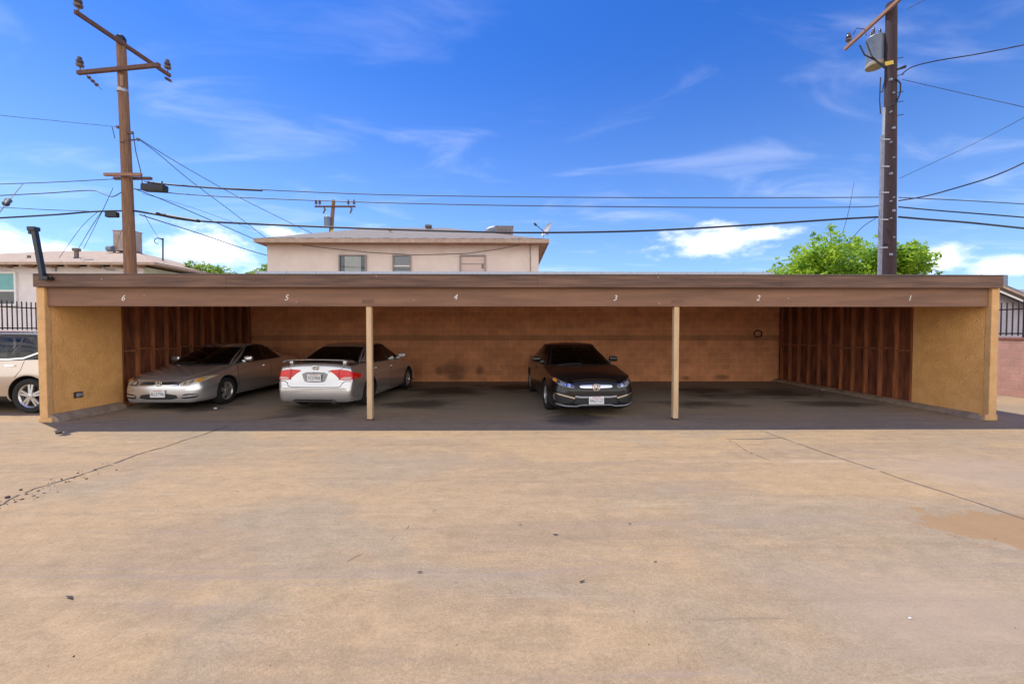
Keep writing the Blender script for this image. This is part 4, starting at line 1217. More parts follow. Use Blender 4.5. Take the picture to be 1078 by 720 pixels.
wire([(946, 228.5, Y), (975, 231, Y), (1020, 234.5, Y), (1078, 240.5, Y), (1160, 249, Y)], .034, 'thick black cable leaving the right pole to the right edge, lowest there', 'cable', 'overhead_cable')
wire([(946, 218, Y), (990, 222, Y), (1078, 229, Y), (1160, 237, Y)], .024, 'second lowest cable from the right pole to the right edge', 'cable', 'overhead_cable')
wire([(946, 208, Y), (1010, 211, Y), (1078, 215, Y), (1160, 221, Y)], .016, 'nearly level thin wire right of the right pole above two thicker cables')
wire([(946, 211.5, Y), (975, 206.5, Y - .3), (1010, 197, Y - .8), (1045, 186, Y - 1.4), (1078, 171.5, Y - 2), (1130, 145, Y - 3)], .022, 'black cable curving upward from the right pole to the right edge', 'cable', 'overhead_cable')
wire([(949, 79, Y), (960, 71, Y - .2), (985, 64.5, Y - .6), (1030, 57, Y - 1.4), (1078, 47.5, Y - 2.2), (1130, 36, Y - 3)], .020, 'upper dark service cable rising from below the transformer to the right', 'cable', 'overhead_cable')
wire([(950, 84, Y), (985, 92, Y - .5), (1020, 100, Y - 1), (1078, 113, Y - 2), (1130, 126, Y - 3)], .010, 'thin wire dropping rightward from below the transformer')
wire([(947, 188, Y), (990, 168, Y - .8), (1030, 149, Y - 1.6), (1078, 124, Y - 2.6), (1130, 96, Y - 3.6)], .008, 'faint thin wire rising straight to the right edge above the curving cable')
wire([(955, 10, Y), (966, 4, Y - .6), (980, -3, Y - 1)], .012, 'short wire off the top of the right pole at the upper edge')
wire([(899, 192, Y), (894, 220, Y), (887, 246, Y + 2)], .008, 'thin slanting guy strand left of the right pole', group='guy wires')
wire([(922, 230, Y), (907, 240, Y + .6), (893, 256, Y + 2)], .012, 'short dark drop left of the right pole into the tree', 'cable', group='service drops to the houses')
a, c_ = at(151, 202, Y - .1), at(174.5, 194.5, Y - .1)
sc = thing('splice_case', (a.x, a.y, a.z), 'dark blue splice case hanging from the wire right of the left pole', 'splice case')
m = MB(); m.box((a.x, a.y - .14, a.z), (c_.x, a.y + .14, c_.z), bev=.05, rot=Matrix.Rotation(R(3), 3, 'Y')); m.build('case', M['cable'], sc, smooth=40)
m = MB()
for t in (.2, .8):
    x = a.x + (c_.x - a.x) * t; m.tube([(x, a.y, c_.z - .02), (x, a.y + .05, at(163, 191.5, Y).z)], .02, 6)
m.build('hanger', M['iron'], sc)

# ================================================================== DEBRIS ON THE LOT
def leafbit(px, py, L, label, seed, mm='dead_leaf'):
    rnd = random.Random(seed); q = gr(px, py)
    a = rnd.uniform(-.4, .4); u = Vector((math.cos(a), math.sin(a), 0)); w = Vector((-u.y, u.x, 0))
    m = MB(); n_ = 8; vs = []; fs = []
    for i in range(n_ + 1):
        t = i / n_; wd = L * .15 * math.sin(math.pi * (.08 + .84 * t)) ; c_ = q + u * L * (t - .5) + w * (.12 * L * math.sin(3 * t))
        z = .006 + .35 * L * abs(t - .45) ** 1.5
        vs += [c_ + w * wd + Vector((0, 0, z + .3 * wd)), c_ + Vector((0, 0, z + .001)), c_ - w * wd + Vector((0, 0, z + .1 * wd))]
    for i in range(n_):
        for j in (0, 1): fs.append((i * 3 + j, i * 3 + j + 1, i * 3 + j + 4, i * 3 + j + 3))
    m.add(vs, fs)
    o = m.build('dead_leaf', M[mm], smooth=60, fix=False)
    return tag(o, label, 'leaf', 'scraps lying on the lot')
leafbit(73, 630, .062, 'dark curled leaf on the concrete at the lower left', 1)
leafbit(613, 613, .046, 'dark curled leaf nearest the bottom centre of the lot', 2)
leafbit(585, 563.5, .05, 'dark leaf scrap on the concrete right of centre, farther back', 3)
leafbit(663, 552, .035, 'tiny dark leaf scrap farthest right of the centre scraps', 4)
leafbit(442, 603, .04, 'thin brown leaf sliver on the concrete left of centre', 5)
leafbit(690, 592, .03, 'tiny brown sliver on the concrete between centre and right', 6)
leafbit(548, 553, .03, 'tiny dark scrap nearest the centre line of the lot', 7)
def pebble(px, py, r, label, seed, mm='pebble'):
    rnd = random.Random(seed); q = gr(px, py); bm = bmesh.new(); bmesh.ops.create_icosphere(bm, subdivisions=2, radius=1)
    m = MB(); bm.verts.index_update()
    m.add([Vector((q.x + v.co.x * r * rnd.uniform(.8, 1.25), q.y + v.co.y * r * rnd.uniform(.7, 1.0), max(0.001, r * .45 + v.co.z * r * .6))) for v in bm.verts], [[v.index for v in f.verts] for f in bm.faces]); bm.free()
    return tag(m.build('pebble', M[mm], smooth=30), label, 'pebble', 'scraps lying on the lot')
pebble(958, 651, .009, 'small white chip on the concrete at the lower right', 1)
pebble(62, 456.5, .045, 'dark stone by the foot of the left carport wall', 2, 'dead_leaf')
pebble(8, 524, .022, 'dark stone beside the crack at the left edge', 3, 'dead_leaf')
pebble(22, 516, .015, 'small dark stone beside the crack, second from the left edge', 4, 'dead_leaf')
pebble(227, 430.5, .035, 'pale chip on the floor under the silver coupe front corner', 5)
pebble(866, 411, .035, 'pale chip on the floor near the right stud wall', 6)
pebble(950, 425, .03, 'pale chip by the foot of the right stucco wall', 7)

rnd = random.Random(77)
m = MB()
def crumb(p, r):
    o = [Vector((rnd.uniform(-1, 1), rnd.uniform(-1, 1), 0)).normalized() * r * rnd.uniform(.6, 1.3) for _ in range(2)]
    a, b_ = o[0], Vector((-o[0].y, o[0].x, 0)) * rnd.uniform(.5, .9)
    vs = [p + a, p + b_, p - a, p - b_ * .8, p + Vector((0, 0, r * rnd.uniform(.4, .9)))]
    m.add([v + Vector((0, 0, .002)) for v in vs], [(0, 1, 4), (1, 2, 4), (2, 3, 4), (3, 0, 4), (3, 2, 1, 0)])
for _ in range(90):                                   # along the crack at the left
    t_ = rnd.random() ** 2.2; p = gr(-10, 535).lerp(gr(112, 491), t_)
    crumb(p + Vector((rnd.gauss(0, .10), rnd.gauss(0, .16), 0)), rnd.uniform(.005, .018))
for _ in range(110):                                  # blown against the feet of the walls
    sd_ = rnd.choice((-1, 1)); y_ = rnd.uniform(D, YB - .1)
    x_ = (XL + .24 + abs(rnd.gauss(0, .12))) if sd_ < 0 else (XR - .16 - abs(rnd.gauss(0, .14)))
    crumb(Vector((x_, y_, 0)), rnd.uniform(.006, .022))
for _ in range(70):
    crumb(Vector((rnd.uniform(XL + .3, XR - .2), YB - .03 - abs(rnd.gauss(0, .18)), 0)), rnd.uniform(.006, .022))
for _ in range(120):
    crumb(gr(rnd.uniform(20, 1070), 455 + 250 * rnd.random() ** 1.5), rnd.uniform(.002, .006))
tag(m.build('grit', M['dead_leaf'], origin=(0, 0, 0), fix=False), 'loose dark grit and crumbs scattered over the concrete lot', 'grit', kind='stuff')

# ================================================================== CARS
def pchip(pts):
    xs = [p[0] for p in pts]; ys = [p[1] for p in pts]; n = len(xs)
    h = [xs[i + 1] - xs[i] for i in range(n - 1)]
    d = [(ys[i + 1] - ys[i]) / h[i] for i in range(n - 1)]
    m = [d[0]] + [0.0] * (n - 2) + [d[-1]]
    for i in range(1, n - 1):
        if d[i - 1] * d[i] > 0:
            w1, w2 = 2 * h[i] + h[i - 1], h[i] + 2 * h[i - 1]
            m[i] = (w1 + w2) / (w1 / d[i - 1] + w2 / d[i])
    def f(x):
        if x <= xs[0]: return ys[0]
        if x >= xs[-1]: return ys[-1]
        i = 0
        while x > xs[i + 1]: i += 1
        t = (x - xs[i]) / h[i]
        return (ys[i] * (1 + 2 * t) * (1 - t) ** 2 + h[i] * m[i] * t * (1 - t) ** 2 + ys[i + 1] * t * t * (3 - 2 * t) + h[i] * m[i + 1] * t * t * (t - 1))
    return f

SIDE = pchip([(0, .93), (.08, .965), (.25, .985), (.5, 1.0), (.66, .998), (.74, .985), (.86, .965), (1, .935)])

class Car:
    def __init__(self, name, label, P):
        self.P = P
        self.root = thing(name, (0, 0, 0), label, 'car')
        self.root['group'] = 'cars parked at the carport'
        L, W = P['L'], P['W']
        self.L, self.W = L, W
        self.zt, self.zb = pchip(P['top']), pchip(P['bot'])
        self.pl = pchip(P['plan'])
        self.drop = pchip(P['drop'])
        self.shell()
        self.cabin()
        self.wheels()

    def section(self, y):
        """half section from the keel out and over to the centre line"""
        w = self.W / 2 * self.pl(y); zt, zb = self.zt(y), self.zb(y)
        zs = zt - self.drop(y)
        zs = max(zs, zb + .03)
        out = [(0, zb), (.45 * w, zb), (.80 * w, zb), (.89 * w, zb + .006)]
        for i in range(13):
            v = i / 12
            out.append((w * SIDE(v), zb + .02 + (zs - zb - .02) * v))
        ws = w * .935
        for q in (.96, .91, .84, .74, .6, .42, .22, 0):
            out.append((ws * q, zs + (zt - zs) * (1 - q ** 2.6)))
        return out

    def shell(self):
        L = self.L
        ends = [0, .006, .016, .03, .05, .075, .105, .14, .18, .23, .29]
        ys = ends + list(np.arange(.36, L - .35, .055)) + [L - e for e in ends[::-1]]
        vs, fs = [], []
        n = None
        for y in ys:
            s = self.section(y)
            ring = [(x, z) for x, z in s] + [(-x, z) for x, z in s[-2:0:-1]]
            n = len(ring)
            vs += [(x, y, z) for x, z in ring]
        for i in range(len(ys) - 1):
            for k in range(n):
                k2 = (k + 1) % n
                fs.append((i * n + k, (i + 1) * n + k, (i + 1) * n + k2, i * n + k2))
        fs.append(tuple(range(n))); fs.append(tuple((len(ys) - 1) * n + k for k in range(n - 1, -1, -1)))
        P = self.P
        m = MB(); m.add(vs, fs)
        body = m.build('body', [M[P['paint']], M['black_plastic']], self.root)
        self.shell_v, self.shell_f = [Vector(v) for v in vs], fs
        # wheel arches
        cut = MB()
        for ya in P['axles']:
            for s in (-1, 1):
                x0, x1 = s * (self.W / 2 - .30), s * (self.W / 2 + .12)
                cut.lathe([(0, min(x0, x1)), (P['arch'], min(x0, x1)), (P['arch'], max(x0, x1)), (0, max(x0, x1))], (0, ya, P['rw'] + .012), (1, 0, 0), 40)
        bm = bmesh.new()
        for v in cut.v: bm.verts.new(v)
        bm.verts.ensure_lookup_table()
        for f in cut.f: bm.faces.new([bm.verts[i] for i in f])
        bmesh.ops.remove_doubles(bm, verts=bm.verts[:], dist=1e-5)
        bmesh.ops.recalc_face_normals(bm, faces=bm.faces[:])
        cm = bpy.data.meshes.new('cutter'); bm.to_mesh(cm); bm.free()
        co = bpy.data.objects.new('cutter', cm); COL.objects.link(co)
        md = body.modifiers.new('arches', 'BOOLEAN'); md.operation = 'DIFFERENCE'; md.object = co; md.solver = 'EXACT'
        dg = bpy.context.evaluated_depsgraph_get(); dg.update()
        me = bpy.data.meshes.new_from_object(body.evaluated_get(dg))
        body.modifiers.clear(); body.data = me; me.name = 'body'
        bpy.data.objects.remove(co)
        me.materials.clear(); me.materials.append(M[P['paint']]); me.materials.append(M['black_plastic'])
        for p in me.polygons:
            c = p.center; p.material_index = 0
            if p.normal.z < -.85 and c.z < .35: p.material_index = 1
            for ya in P['axles']:
                rr = math.hypot(c.y - ya, c.z - P['rw'] - .012)
                if rr < P['arch'] + .004 and abs(c.x) < self.W / 2 + .01 and rr < P['arch'] + .004:
                    p.material_index = 1
        me.polygons.foreach_set('use_smooth', [True] * len(me.polygons))
        me.set_sharp_from_angle(angle=R(38))
        self.body = body

    def cabin(self):
        P = self.P; W = self.W
        g = P['cab']
        wb, wr = pchip(g['wb']), pchip(g['wr'])
        zb, zr = pchip(g['zb']), pchip(g['zr'])
        yA, yAs, yB, yBs, yC, yCs, yD, yDs = g['y']
        crown, bulge = g.get('crown', .035), .028
        def roof(u, s):
            yf = yB + (yBs - yB) * s * s; yr = yC + (yCs - yC) * s * s
            return Vector((s * wr(u), yf + (yr - yf) * u, zr(u) + crown * (1 - s * s) * math.sin(math.pi * min(1, max(0, .12 + .76 * u)))))
        def base(face, a):
            if face == 'F': return Vector((a * wb(0), yA + (yAs - yA) * a * a, zb(0) + .012 * (1 - a * a)))
            if face == 'B': return Vector((a * wb(1), yD + (yDs - yD) * a * a, zb(1) + .012 * (1 - a * a)))
            s = 1 if face == 'R' else -1
            return Vector((s * wb(a), yAs + (yDs - yAs) * a, zb(a)))
        def surf(face, a, v):
            b = base(face, a)
            t = roof(0, a) if face == 'F' else roof(1, a) if face == 'B' else roof(a, 1 if face == 'R' else -1)
            p = b.lerp(t, v); k = bulge * math.sin(math.pi * v)
            if face == 'F': p.y -= k * 1.0; p.z += k * .4
            elif face == 'B': p.y += k * .8; p.z += k * .5
            else: p.x += (k if face == 'R' else -k)
            return p
        self.surf = surf
        U = sorted(set([round(x, 4) for x in list(np.linspace(0, 1, 27))] + g['ucuts']))
        V = sorted(set([0, .05, .09, .2, .3, .4, .5, .6, .7, .8, .875, .915, .96, 1] + g.get('vcuts', [])))
        A = [-1, -.955, -.915] + list(np.linspace(-.85, .85, 13)) + [.915, .955, 1]
        paintm, trim, glass_f, glass_b = MB(), MB(), MB(), MB()
        glass_s = {'R': MB(), 'L': MB()}
        def quad(mb_, face, a0, a1, v0, v1, off=0):
            pts = [surf(face, a0, v0), surf(face, a1, v0), surf(face, a1, v1), surf(face, a0, v1)]
            mb_.add(pts, [(0, 1, 2, 3)])
        self.cab_v, self.cab_f = [], []
        def rec(face, a0, a1, v0, v1):
            o = len(self.cab_v)
            self.cab_v += [surf(face, a0, v0), surf(face, a1, v0), surf(face, a1, v1), surf(face, a0, v1)]; self.cab_f.append((o, o + 1, o + 2, o + 3))
        for face in 'FB':
            for a0, a1 in zip(A, A[1:]):
                for v0, v1 in zip(V, V[1:]):
                    am, vm = abs(a0 + a1) / 2, (v0 + v1) / 2
                    rec(face, a0, a1, v0, v1)
                    gl = am < .915 and .05 < vm < .96
                    if not gl: quad(paintm if am > .955 or vm > .96 else trim, face, a0, a1, v0, v1)
                    elif am > .86 and False: quad(trim, face, a0, a1, v0, v1)
                    else: quad(glass_f if face == 'F' else glass_b, face, a0, a1, v0, v1)
        zones = g['zones']       # list of (u0,u1,kind)
        for face in 'RL':
            for a0, a1 in zip(U, U[1:]):
                for v0, v1 in zip(V, V[1:]):
                    um, vm = (a0 + a1) / 2, (v0 + v1) / 2
                    rec(face, a0, a1, v0, v1)
                    kind = 'p'
                    for (u0, u1, k) in zones:
                        if u0 <= um <= u1: kind = k
                    vlo, vhi = .05, .915
                    if kind == 'g' and vlo < vm < vhi: quad(glass_s[face], face, a0, a1, v0, v1)
                    elif kind in 'gt' and vm < .96: quad(trim, face, a0, a1, v0, v1)
                    else: quad(paintm, face, a0, a1, v0, v1)
        S = [-1, -.97, -.9] + list(np.linspace(-.8, .8, 11)) + [.9, .97, 1]
        for a0, a1 in zip(U, U[1:]):
            for s0, s1 in zip(S, S[1:]):
                pts = [roof(a0, s0), roof(a1, s0), roof(a1, s1), roof(a0, s1)]
                paintm.add(pts, [(0, 1, 2, 3)])
                o = len(self.cab_v); self.cab_v += pts; self.cab_f.append((o, o + 1, o + 2, o + 3))
        def fin(mb_, nm, mm, par, ang=50):
            o = mb_.build(nm, mm, par, fix=False)
            bm = bmesh.new(); bm.from_mesh(o.data)
            bmesh.ops.remove_doubles(bm, verts=bm.verts[:], dist=1e-4)
            bmesh.ops.recalc_face_normals(bm, faces=bm.faces[:])
            bm.to_mesh(o.data); bm.free()
            o.data.polygons.foreach_set('use_smooth', [True] * len(o.data.polygons))
            o.data.set_sharp_from_angle(angle=R(ang))
            return o
        fin(paintm, 'roof', M[P['paint']], self.root)
        fin(trim, 'window_trim', M['black_plastic'], self.root)
        fin(glass_f, 'windshield', M[P.get('glass', 'car_glass')], self.root)
        fin(glass_b, 'rear_window', M[P.get('glass_b', P.get('glass', 'car_glass'))], self.root)
        for k in 'RL': fin(glass_s[k], 'side_window', M[P.get('glass_s', 'dark_glass')], self.root)
        self.bvh = BVHTree.FromPolygons(self.shell_v + self.cab_v, [tuple(f) for f in self.shell_f] + [tuple(i + len(self.shell_v) for i in f) for f in self.cab_f])
        # dim interior
        zs = g['zb'][0][1]
        for (yy, xx) in P['seats']:
            m = MB(); z0 = zs - .25
            m.box((xx - .24, yy, z0), (xx + .24, yy + .14, zs + .16), rot=Matrix.Rotation(R(-14), 3, 'X'), bev=.05)
            m.box((xx - .13, yy + .10, zs + .20), (xx + .13, yy + .19, zs + .36), bev=.04)
            m.build('seat', M['seat_cloth'], self.root, smooth=50)
        m = MB(); m.box((-.62, yAs + .1, zs - .1), (.62, yAs + .45, zs + .03), bev=.04); m.build('dashboard', M['seat_cloth'], self.root, smooth=50)
        q = surf('F', 0, .80); m = MB(); m.box((-.11, q.y + .06, q.z - .09), (.11, q.y + .09, q.z - .03), bev=.015); m.tube([(0, q.y + .075, q.z - .03), (0, q.y + .09, q.z + .06)], .012, 6); m.build('rear_view_mirror', M['black_plastic'], self.root)

    def wheels(self):
        P = self.P; r = P['rw']
        for ya in P['axles']:
            for s in (-1, 1):
                c = Vector((s * (self.W / 2 - .115), ya, r))
                m = MB(); ax = (s, 0, 0); h = .10
                m.lathe([(r * .66, -h), (r * .90, -h), (r * .97, -h * .85), (r, -h * .5), (r, h * .5), (r * .97, h * .86), (r * .90, h), (r * .74, h * .98), (r * .68, h * .80), (r * .66, h * .5)], c, ax, 44)
                w = m.build('wheel', M['tyre'], self.root, smooth=40)
                m = MB(); m.mi = 0
                m.lathe([(r * .655, -h * .6), (r * .655, h * .45), (r * .69, h * .82), (r * .72, h * .86), (r * .665, h * .72), (r * .62, h * .5), (r * .62, -h * .2)], c, ax, 44)
                k = P.get('spokes', 7)
                for i in range(k):
                    a = 2 * math.pi * i / k + .3
                    u = Vector((0, math.cos(a), math.sin(a))); t = Vector((0, -math.sin(a), math.cos(a))); o = c + Vector((s * h * .62, 0, 0)); ix = Vector((s, 0, 0))
                    for sg in ((-1, 1) if P.get('twin') else (0,)):
                        off = t * (r * .10 * sg)
                        w0, w1 = r * .055 if P.get('twin') else r * .10, r * .06 if P.get('twin') else r * .13
                        vs = [o + u * r * .10 + off * .4 - t * w0, o + u * r * .10 + off * .4 + t * w0, o + u * r * .655 + off + t * w1, o + u * r * .655 + off - t * w1]
                        m.add([q + ix * .012 for q in vs[:2]] + vs[2:] + [q - ix * .03 for q in vs], [(0, 1, 2, 3), (7, 6, 5, 4), (0, 4, 5, 1), (1, 5, 6, 2), (2, 6, 7, 3), (3, 7, 4, 0)])
                m.lathe([(0, .03), (r * .17, .022), (r * .2, -.02), (0, -.03)], c + Vector((s * h * .62, 0, 0)), ax, 20)
                m.build('rim', M['rim'], w, smooth=35)
                m = MB(); m.lathe([(0, h * .0), (r * .61, h * .0), (r * .61, -h * .4), (0, -h * .4)], c, ax, 28); m.build('brake_disc', M['rim_dark'], w, smooth=35)

    # ---- pieces that follow the body's own surface
    def hit(self, a, b, view):
        if view == 'front': o, d = Vector((a, -3, b)), Vector((0, 1, 0))
        elif view == 'rear': o, d = Vector((a, self.L + 3, b)), Vector((0, -1, 0))
        elif view == 'right': o, d = Vector((3, a, b)), Vector((-1, 0, 0))
        elif view == 'left': o, d = Vector((-3, a, b)), Vector((1, 0, 0))
        else: o, d = Vector((a, b, 4)), Vector((0, 0, -1))
        p, nrm, _, _ = self.bvh.ray_cast(o, d)
        return (p, nrm, d) if p is not None else (None, None, d)

    def patch(self, name, poly, view, mm, h=.006, par=None, step=.03, rnd=0, label=None):
        for _ in range(rnd):
            q = []
            for i in range(len(poly)):
                a, b = Vector(poly[i]), Vector(poly[(i + 1) % len(poly)])
                q += [tuple(a.lerp(b, .22)), tuple(a.lerp(b, .78))]
            poly = q
        bm = bmesh.new()
        try:
            bm.faces.new([bm.verts.new((p[0], p[1], 0)) for p in poly])
        except Exception:
            bm.free(); return None
        xs = [p[0] for p in poly]; ys = [p[1] for p in poly]
        for ax, lo, hi in ((0, min(xs), max(xs)), (1, min(ys), max(ys))):
            k = int((hi - lo) / step)
            for i in range(1, k + 1):
                c = [0, 0, 0]; c[ax] = lo + (hi - lo) * i / (k + 1); nn = [0, 0, 0]; nn[ax] = 1
                bmesh.ops.bisect_plane(bm, geom=bm.verts[:] + bm.edges[:] + bm.faces[:], plane_co=c, plane_no=nn)
        dead = []
        for v in bm.verts:
            p, nrm, d = self.hit(v.co.x, v.co.y, view)
            if p is None: dead.append(v)
            else:
                o = (nrm if nrm.dot(d) < 0 else -nrm)
                v.co = p + (o * .5 - d * .5).normalized() * h
        if dead: bmesh.ops.delete(bm, geom=dead, context='VERTS')
        if not bm.faces: bm.free(); return None
        d = self.hit(0, 0, view)[2]
        ex = bmesh.ops.extrude_face_region(bm, geom=bm.faces[:])
        for e in ex['geom']:
            if isinstance(e, bmesh.types.BMVert): e.co += d * (h + .012)
        bmesh.ops.recalc_face_normals(bm, faces=bm.faces[:])
        me = bpy.data.meshes.new(name)
        bm.to_mesh(me); bm.free()
        me.materials.append(M[mm])
        me.polygons.foreach_set('use_smooth', [True] * len(me.polygons)); me.set_sharp_from_angle(angle=R(35))
        o = bpy.data.objects.new(name, me); COL.objects.link(o); o.parent = par or self.root
        if label: o['label'] = label
        return o

    def strip(self, name, path, w, view, mm, h=.003, par=None, step=.03, closed=False):
        pts = [Vector(p) for p in path]
        if closed: pts.append(pts[0])
        fine = []
        for a, b in zip(pts, pts[1:]):
            k = max(1, int((b - a).length / step))
            fine += [a.lerp(b, i / k) for i in range(k)]
        fine.append(pts[-1])
        m = MB(); vs = []; ok = []
        for i, p in enumerate(fine):
            t = fine[min(i + 1, len(fine) - 1)] - fine[max(i - 1, 0)]
            s = Vector((-t.y, t.x)).normalized() * w / 2
            row = []; good = True
            for sg in (-1, 1):
                q = p + s * sg
                c, nrm, d = self.hit(q.x, q.y, view)
                if c is None: good = False; row += [Vector(), Vector()]
                else:
                    n_ = nrm if nrm.dot(d) < 0 else -nrm
                    o_ = (n_ * .6 - d * .4).normalized()
                    row += [c + o_ * h, c + d * .004]
            vs += row; ok.append(good)
        fs = []
        for i in range(len(fine) - 1):
            if ok[i] and ok[i + 1]:
                a, b = i * 4, i * 4 + 4
                fs += [(a, a + 2, b + 2, b), (a, b, b + 1, a + 1), (a + 2, a + 3, b + 3, b + 2)]
        if not fs: return None
        m.add(vs, fs)
        return m.build(name, M[mm], par or self.root, smooth=50)

    def mirror2(self, fn):
        for s in (1, -1): fn(s)

    def side_mirror(self, y, z, x, mm, size=(.21, .10, .13)):
        for s in (-1, 1):
            m = MB()
            m.box((min(s * x, s * (x + size[0])), y - size[1] * .5, z), (max(s * x, s * (x + size[0])), y + size[1] * .5, z + size[2]), bev=.042)
            m.box((min(s * (x - .14), s * (x + .04)), y - .03, z - .035), (max(s * (x - .14), s * (x + .04)), y + .03, z + .03), bev=.012)
            o = m.build('side_mirror', M[mm], self.root, smooth=60)
            g_ = MB(); g_.box((min(s * (x + .025), s * (x + size[0] - .025)), y + size[1] * .5 - .002, z + .02), (max(s * (x + .025), s * (x + size[0] - .025)), y + size[1] * .5 + .004, z + size[2] - .02), bev=.002)
            g_.build('mirror_glass', M['chrome'], o)

    def plate(self, z, view, txt, state='CALIFORNIA', y=None):
        w, h = .305, .152
        p, _, d = self.hit(0, z, view)
        y0 = p.y if p else (0 if view == 'front' else self.L)
        dirn = -1 if view == 'front' else 1
        yf = y0 + dirn * .035
        m = MB(); m.box((-w / 2, min(yf, yf - dirn * .02), z - h / 2), (w / 2, max(yf, yf - dirn * .02), z + h / 2), bev=.004)
        o = m.build('licence_plate', M['plate'], self.root)
        for t, size, dz, mm in ((txt, .098, -.012, 'plate_ink'), (state, .034, .056, 'plate_red')):
            vs, fs = text_mesh(t, size, .001)
            sx_ = min(1.0, .27 / max(.01, max(v.x for v in vs) - min(v.x for v in vs)))
            m = MB(); m.add([(v.x * sx_ * (1 if view == 'front' else -1), yf + dirn * (.002 + v.z * .5), z + dz + v.y) for v in vs], fs)
            m.build('plate_lettering', M[mm], o)

    def badge(self, z, view, s=1.0, mm='chrome'):
        """a squared ring with an upright H inside"""
        p, nrm, d = self.hit(0, z, view)
        y0 = p.y + (-.02 if view == 'front' else .012)
        dy = -1 if view == 'front' else 1
        m = MB(); ring = []
        for i in range(28):
            a = 2 * math.pi * i / 28; ca, sa = math.cos(a), math.sin(a)
            x = abs(ca) ** .6 * math.copysign(1, ca) * .060 * s * (1 + .12 * sa); zz = abs(sa) ** .6 * math.copysign(1, sa) * .050 * s
            ring.append(Vector((x, y0 + dy * .006, z + zz)))
        m.tube(ring + [ring[0]], .0075 * s, 6, cap=False)
        for sg in (-1, 1):
            m.beam((sg * .022 * s, y0 + dy * .006, z - .040 * s), (sg * .034 * s, y0 + dy * .006, z + .042 * s), .017 * s, .012, up=(0, 1, 0))
        m.beam((-.03 * s, y0 + dy * .006, z), (.03 * s, y0 + dy * .006, z), .015 * s, .012, up=(0, 1, 0))
        m.build('emblem', M[mm], self.root, smooth=50)

    def dot(self, name, x, z, r, view, mm, h=.004, par=None):
        return self.patch(name, [(x + r * math.cos(t), z + r * math.sin(t)) for t in np.linspace(0, 2 * math.pi, 17)[:-1]], view, mm, h, par, step=.02)

    def place(self, x, y, rz):
        self.root.location = (x, y, 0); self.root.rotation_euler = (0, 0, rz)

def doors(car, xs, ztop, zlow, handles, view_pair=('left', 'right')):
    """door gaps and pull handles on both flanks"""
    for v in view_pair:
        for path in xs:
            car.strip('panel_gap', path, .009, v, 'seam', .0015)
        for (y, z) in handles:
            car.patch('door_handle', [(y - .10, z - .018), (y + .10, z - .014), (y + .10, z + .016), (y - .10, z + .018)], v, car.P['handle'], .028, rnd=1)
        car.strip('side_moulding', [(car.P['axles'][0] + .42, zlow), (car.P['axles'][1] - .42, zlow + .03)], .02, v, car.P['paint'], .008)

PLAN = lambda L: [(0, .64), (.012, .70), (.03, .76), (.06, .82), (.11, .875), (.19, .93), (.32, .972), (.55, .995), (.9, 1.0), (L * .55, 1.0), (L - .95, .99), (L - .5, .965), (L - .28, .94), (L - .14, .90), (L - .06, .85), (L - .025, .80), (L - .01, .76), (L, .70)]

# ---- silver coupe, nose to the lot
L = 4.44
coupe = Car('coupe', 'silver coupe with a hazy headlight parked nose out against the left wall', dict(
    L=L, W=1.75, paint='silver', axles=(.90, 3.55), rw=.315, arch=.362, handle='silver', spokes=5, twin=True, glass='dark_glass',
    top=[(0, .50), (.006, .535), (.03, .585), (.07, .625), (.13, .665), (.22, .715), (.40, .775), (.7, .85), (1.05, .915), (1.25, .94), (2.2, .965), (3.3, .985), (3.9, 1.00), (4.25, 1.01), (L - .09, 1.0), (L - .05, .93), (L - .02, .80), (L, .66)],
    bot=[(0, .30), (.01, .24), (.03, .19), (.06, .17), (.2, .165), (.6, .17), (3.9, .18), (L - .2, .22), (L - .05, .28), (L - .015, .34), (L, .42)],
    plan=PLAN(L), drop=[(0, .02), (.1, .03), (.3, .05), (.9, .075), (1.4, .03), (3.6, .03), (4.2, .06), (L, .05)],
    seats=((2.15, -.38), (2.15, .38), (3.05, -.36), (3.05, .36)),
    cab=dict(wb=[(0, .73), (.15, .775), (.5, .79), (.8, .765), (1, .70)], wr=[(0, .53), (.3, .565), (.7, .555), (1, .50)], zb=[(0, .915), (.5, .93), (1, .975)], zr=[(0, 1.315), (.2, 1.37), (.45, 1.385), (.75, 1.35), (1, 1.27)],
             y=(.98, 1.22, 1.92, 2.05, 3.12, 3.02, 3.98, 3.72), ucuts=[.05, .08, .50, .54, .83, .86], zones=[(.05, .08, 't'), (.08, .50, 'g'), (.50, .54, 't'), (.54, .83, 'g'), (.83, .86, 't')])))
c = coupe
c.patch('grille', [(-.42, .545), (.42, .545), (.40, .60), (.30, .612), (-.30, .612), (-.40, .60)], 'front', 'black_plastic', .004)
c.strip('grille_bar', [(-.40, .565), (-.2, .552), (.2, .552), (.40, .565)], .009, 'front', 'chrome', .009)
c.badge(.583, 'front', 1.0)
